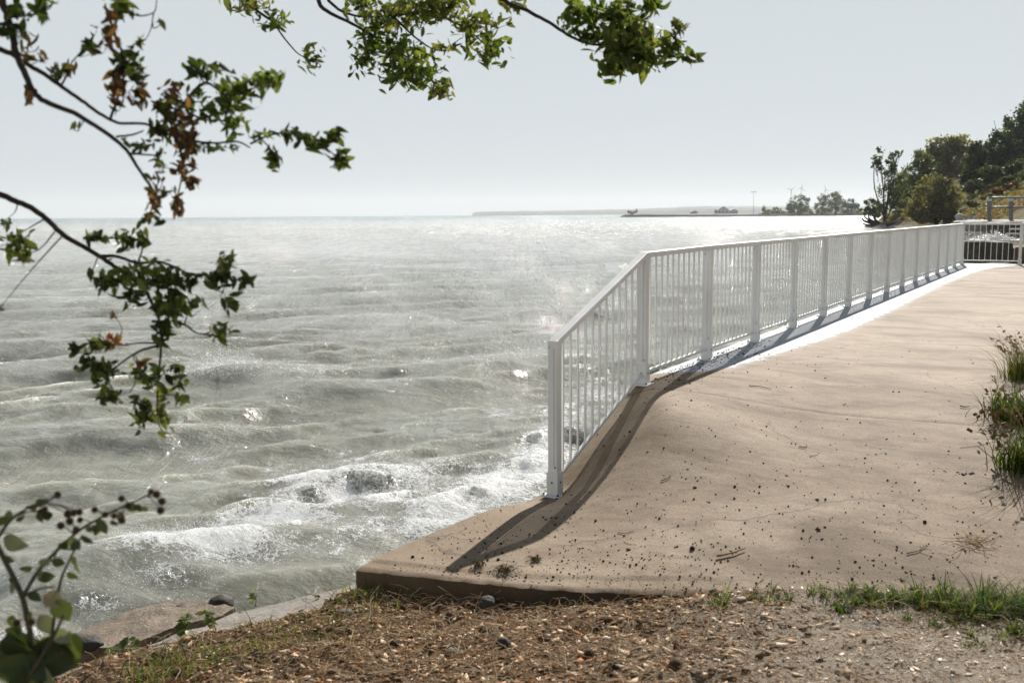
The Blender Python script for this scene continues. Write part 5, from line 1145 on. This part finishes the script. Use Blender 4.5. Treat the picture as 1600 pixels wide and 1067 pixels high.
strip_land('breakwater', 'low dark rubble breakwater running out to a point across the bay', [(972, 337.2), (977, 334.6), (1000, 334.2), (1060, 334.4), (1120, 334.2), (1190, 333.6), (1260, 332.6), (1380, 331.5)], 980, 45, rock_mat('rubble', (.05, .047, .042), (.16, .15, .14)), seed=9, rough=.12, base=WZ - .5)
crown_tree('bare_shrub', 'reddish scrubby bush on the tip of the breakwater', 'shrub', 988, 335, 985, [(984, 330, 3.5, 3.6), (993, 330.5, 3.5, 3.5), (988, 332, 6, 2.5)], 1.0, 260, [(.09, .06, .045), (.07, .055, .04)], 3, .2, None)
FT = [(.07, .09, .04), (.055, .075, .033), (.085, .10, .05)]
crown_tree('bay_tree', 'broad full tree, leftmost of the big ones across the bay', 'tree', 1247, 335, 930, [(1242, 320, 11, 12), (1254, 318, 11, 13), (1248, 326, 17, 8), (1236, 326, 7, 8)], 1.5, 1300, FT, 3, .5, 'trees across the bay')
crown_tree('bay_tree', 'slimmer tree right of the broad full one across the bay', 'tree', 1284, 335, 925, [(1284, 316, 8, 11), (1282, 326, 10, 8)], 1.4, 700, FT, 2, .45, 'trees across the bay')
crown_tree('bay_tree', 'tallest round tree in the cluster across the bay', 'tree', 1306, 335, 920, [(1305, 312, 11, 12), (1308, 322, 13, 12), (1300, 328, 10, 7)], 1.5, 1100, FT, 2, .5, 'trees across the bay')
crown_tree('bay_tree', 'lower dark tree at the right end of the cluster across the bay', 'tree', 1329, 335, 915, [(1330, 318, 9, 8), (1326, 326, 12, 8), (1336, 325, 7, 7)], 1.4, 800, [(.05, .07, .035), (.04, .06, .03)], 2, .45, 'trees across the bay')
crown_tree('bay_tree', 'pale yellowish small tree near the tall mast', 'tree', 1196, 335, 950, [(1196, 328, 6, 6), (1199, 331, 8, 4)], 1.1, 360, [(.16, .15, .075), (.13, .13, .06)], 2, .3, 'trees across the bay')
crown_tree('bay_tree', 'small dark tree between the pale one and the broad one', 'tree', 1214, 335, 945, [(1212, 328, 5, 5), (1218, 330, 6, 4)], 1.1, 320, FT, 2, .3, 'trees across the bay')
crown_tree('bay_tree', 'tiny dark tree left of the white gabled building', 'tree', 1119, 334, 990, [(1119, 329.5, 2.2, 3.5)], .8, 90, FT, 1, .2, 'trees across the bay')
crown_tree('bay_tree', 'low pale thicket between the cluster and the hill', 'tree', 1266, 335, 940, [(1264, 331, 6, 4), (1346, 331, 8, 4)], 1.1, 260, PG, 2, .2, 'trees across the bay')
def bay_thicket():
    n = 5200; px = rng.uniform(1186, 1362, n); y = 955 + rng.uniform(-15, 25, n); hm = np.clip(1.2 + 3.2 * fbm(px / 7, px * 0 + 2, 3, 431) * 2, .3, 4.5); b = at(px, 335.2, 955.0)[:, :] if False else np.array([at(a, 334.6, q) for a, q in zip(px, y)])
    b[:, 2] += rng.uniform(0, 1, n) * hm; V, Fc = scatter(diam * np.array([1.2, 1, 1]), dfc, rotmats(n) * rng.uniform(.5, 1.2, (n, 1, 1)), b); col = np.array(FT + PG)[rng.integers(0, 6, n)] * rng.uniform(.7, 1.2, (n, 1))
    tag(obj('bay_thicket', mesh('bay_thicket', V, Fc, M_FOL, False, {'col': np.repeat(col, 4, 0)})), kind='stuff', label='low continuous thicket along the far side of the bay', cat='thicket')
bay_thicket()
M_WALLW = simple('white_siding', (.66, .66, .64), .6, .08, .5, .2); M_ROOFW = simple('pale_roof', (.55, .58, .60), .5, .08, .5, .3); M_GLASS = simple('dark_pane', (.04, .045, .05), .2, .2, 1, .5)
def shed(name, label, px0, px1, pyb, pye, pyr, Y, depth, nwin):
    a = at(px0, pyb, Y); b = at(px1, pye, Y); r = at((px0 + px1) / 2, pyr, Y); g = a; root = empty(name, g); tag(root, label, 'building')
    W_ = b[0] - a[0]; he = b[2] - a[2]; hr = r[2] - a[2]
    V = [(0, 0, 0), (W_, 0, 0), (W_, depth, 0), (0, depth, 0), (0, 0, he), (W_, 0, he), (W_, depth, he), (0, depth, he), (W_ / 2, 0, hr - .15), (W_ / 2, depth, hr - .15)]
    obj('wall', mesh('wall', V, [(0, 1, 5, 8, 4), (2, 3, 7, 9, 6), (1, 2, 6, 5), (3, 0, 4, 7)], M_WALLW), root)
    o_ = .5; Rr = [(-o_, -o_, he - .3), (W_ / 2, -o_, hr), (W_ + o_, -o_, he - .3), (-o_, depth + o_, he - .3), (W_ / 2, depth + o_, hr), (W_ + o_, depth + o_, he - .3)]
    rf = [(0, 1, 4, 3), (1, 2, 5, 4)]; Rv_ = Rr + [(x, y, z + .2) for x, y, z in Rr]; rf2 = rf + [tuple(i + 6 for i in f) for f in rf] + [(0, 1, 7, 6), (1, 2, 8, 7), (2, 5, 11, 8), (5, 4, 10, 11), (4, 3, 9, 10), (3, 0, 6, 9)]
    obj('roof', mesh('roof', Rv_, rf2, M_ROOFW), root)
    for i in range(nwin):
        x = W_ * (i + .5) / nwin; mb = MB(); mb.add(*box((x, -.04, he * .45), (W_ / nwin * .22, 0, 0), (0, .05, 0), (0, 0, he * .26))); f = obj('window', mesh('window', mb.V, mb.F, M_WALLW), root)
        mb = MB(); mb.add(*box((x, -.1, he * .45), (W_ / nwin * .17, 0, 0), (0, .02, 0), (0, 0, he * .2))); obj('pane', mesh('pane', mb.V, mb.F, M_GLASS), f)
shed('gabled_building', 'white building with a pale gabled roof across the bay', 1121, 1139, 334, 328.5, 322.8, 1010, 14, 3)
shed('gabled_building', 'lower white shed joined to the right of the gabled building', 1139.5, 1153, 334, 329.5, 327, 1012, 10, 3)
shed('gabled_building', 'small white hut farther left along the breakwater', 1080, 1090, 334, 331, 329.2, 1015, 7, 2)
def mast():
    Y = 990; g = at(1177.5, 335, Y); root = empty('light_mast', g); tag(root, 'tall slim light mast with a crossbar rising over the breakwater', 'mast'); m = simple('grey_steel', (.35, .36, .37), .5, .1, 1, .4, .3); t = at(1177.5, 300, Y)
    mb = MB(); mb.add(*tube([g, t], [.22, .15], 8)); mb.build('pole', m, root, g); mb = MB(); mb.add(*box(t, (2.6, 0, 0), (0, .25, 0), (0, 0, .22))); mb.build('crossbar', m, root, g)
    for k in (-1, 1): mb = MB(); mb.add(*box(t + [k * 2.2, 0, -.4], (.5, 0, 0), (0, .3, 0), (0, 0, .28))); mb.build('lamp', m, root, g)
mast()
def turbine(px, hubpy, Y, ang, label):
    g = at(px, 331, Y); hub = at(px, hubpy, Y); root = empty('wind_turbine', g); tag(root, label, 'wind turbine', 'wind turbines on the horizon'); m = bpy.data.materials.get('turbine_white') or simple('turbine_white', (.55, .56, .57), .5, .05, 1, .3)
    mb = MB(); mb.add(*tube([g - [0, 0, 6], hub], [1.6, 1.0], 8)); mb.build('tower', m, root, g); mb = MB(); mb.add(*box(hub, (1.8, 0, 0), (0, 4, 0), (0, 0, 1.8))); mb.build('nacelle', m, root, g)
    for k in range(3):
        a = math.radians(ang + 120 * k); d = np.array([math.sin(a), 0, math.cos(a)]); L = 9.5 * Y / F; n_ = np.array([d[2], 0, -d[0]]); c = hub - [0, 5, 0]
        V = [c + d * 1 + n_ * 1.1, c + d * L * .25 + n_ * 1.7, c + d * L, c + d * L * .25 - n_ * .7, c + d * 1 - n_ * .9]; V = V + [v + np.array([0, .8, 0]) for v in V]
        Fc = [(0, 1, 2, 3, 4), (9, 8, 7, 6, 5)] + [(i, i + 5, (i + 1) % 5 + 5, (i + 1) % 5) for i in range(5)]; obj('blade', mesh('blade', np.array(V) - g, Fc, m), root)
turbine(1236, 297, 3800, 50, 'faint wind turbine, left of the pair over the broad tree')
turbine(1252, 294, 3700, 12, 'faint wind turbine, right of the pair over the broad tree')
turbine(1290, 297, 3900, -20, 'faint wind turbine standing alone over the slimmer tree')

# ------------------------------------------------------------------ lake haze
def haze():
    me = bpy.data.meshes.new('haze'); x0, x1, y0, y1, z0, z1 = -7700, 7200, -300, 9300, -3.8, 150
    V = [(x, y, z) for z in (z0, z1) for x, y in ((x0, y0), (x1, y0), (x1, y1), (x0, y1))]; me.from_pydata(V, [], BOXF); m = bpy.data.materials.new('haze'); m.use_nodes = True; t = m.node_tree; t.nodes.clear()
    v = nd(t, 'VolumePrincipled', {'Color': (.93, .97, 1, 1), 'Density': 1.0e-4, 'Anisotropy': 0.2}); o_ = t.nodes.new('ShaderNodeOutputMaterial'); t.links.new(v.outputs[0], o_.inputs['Volume']); me.materials.append(m)
    tag(obj('haze', me), kind='stuff', label='thin pale haze hanging over the lake', cat='haze')
haze()
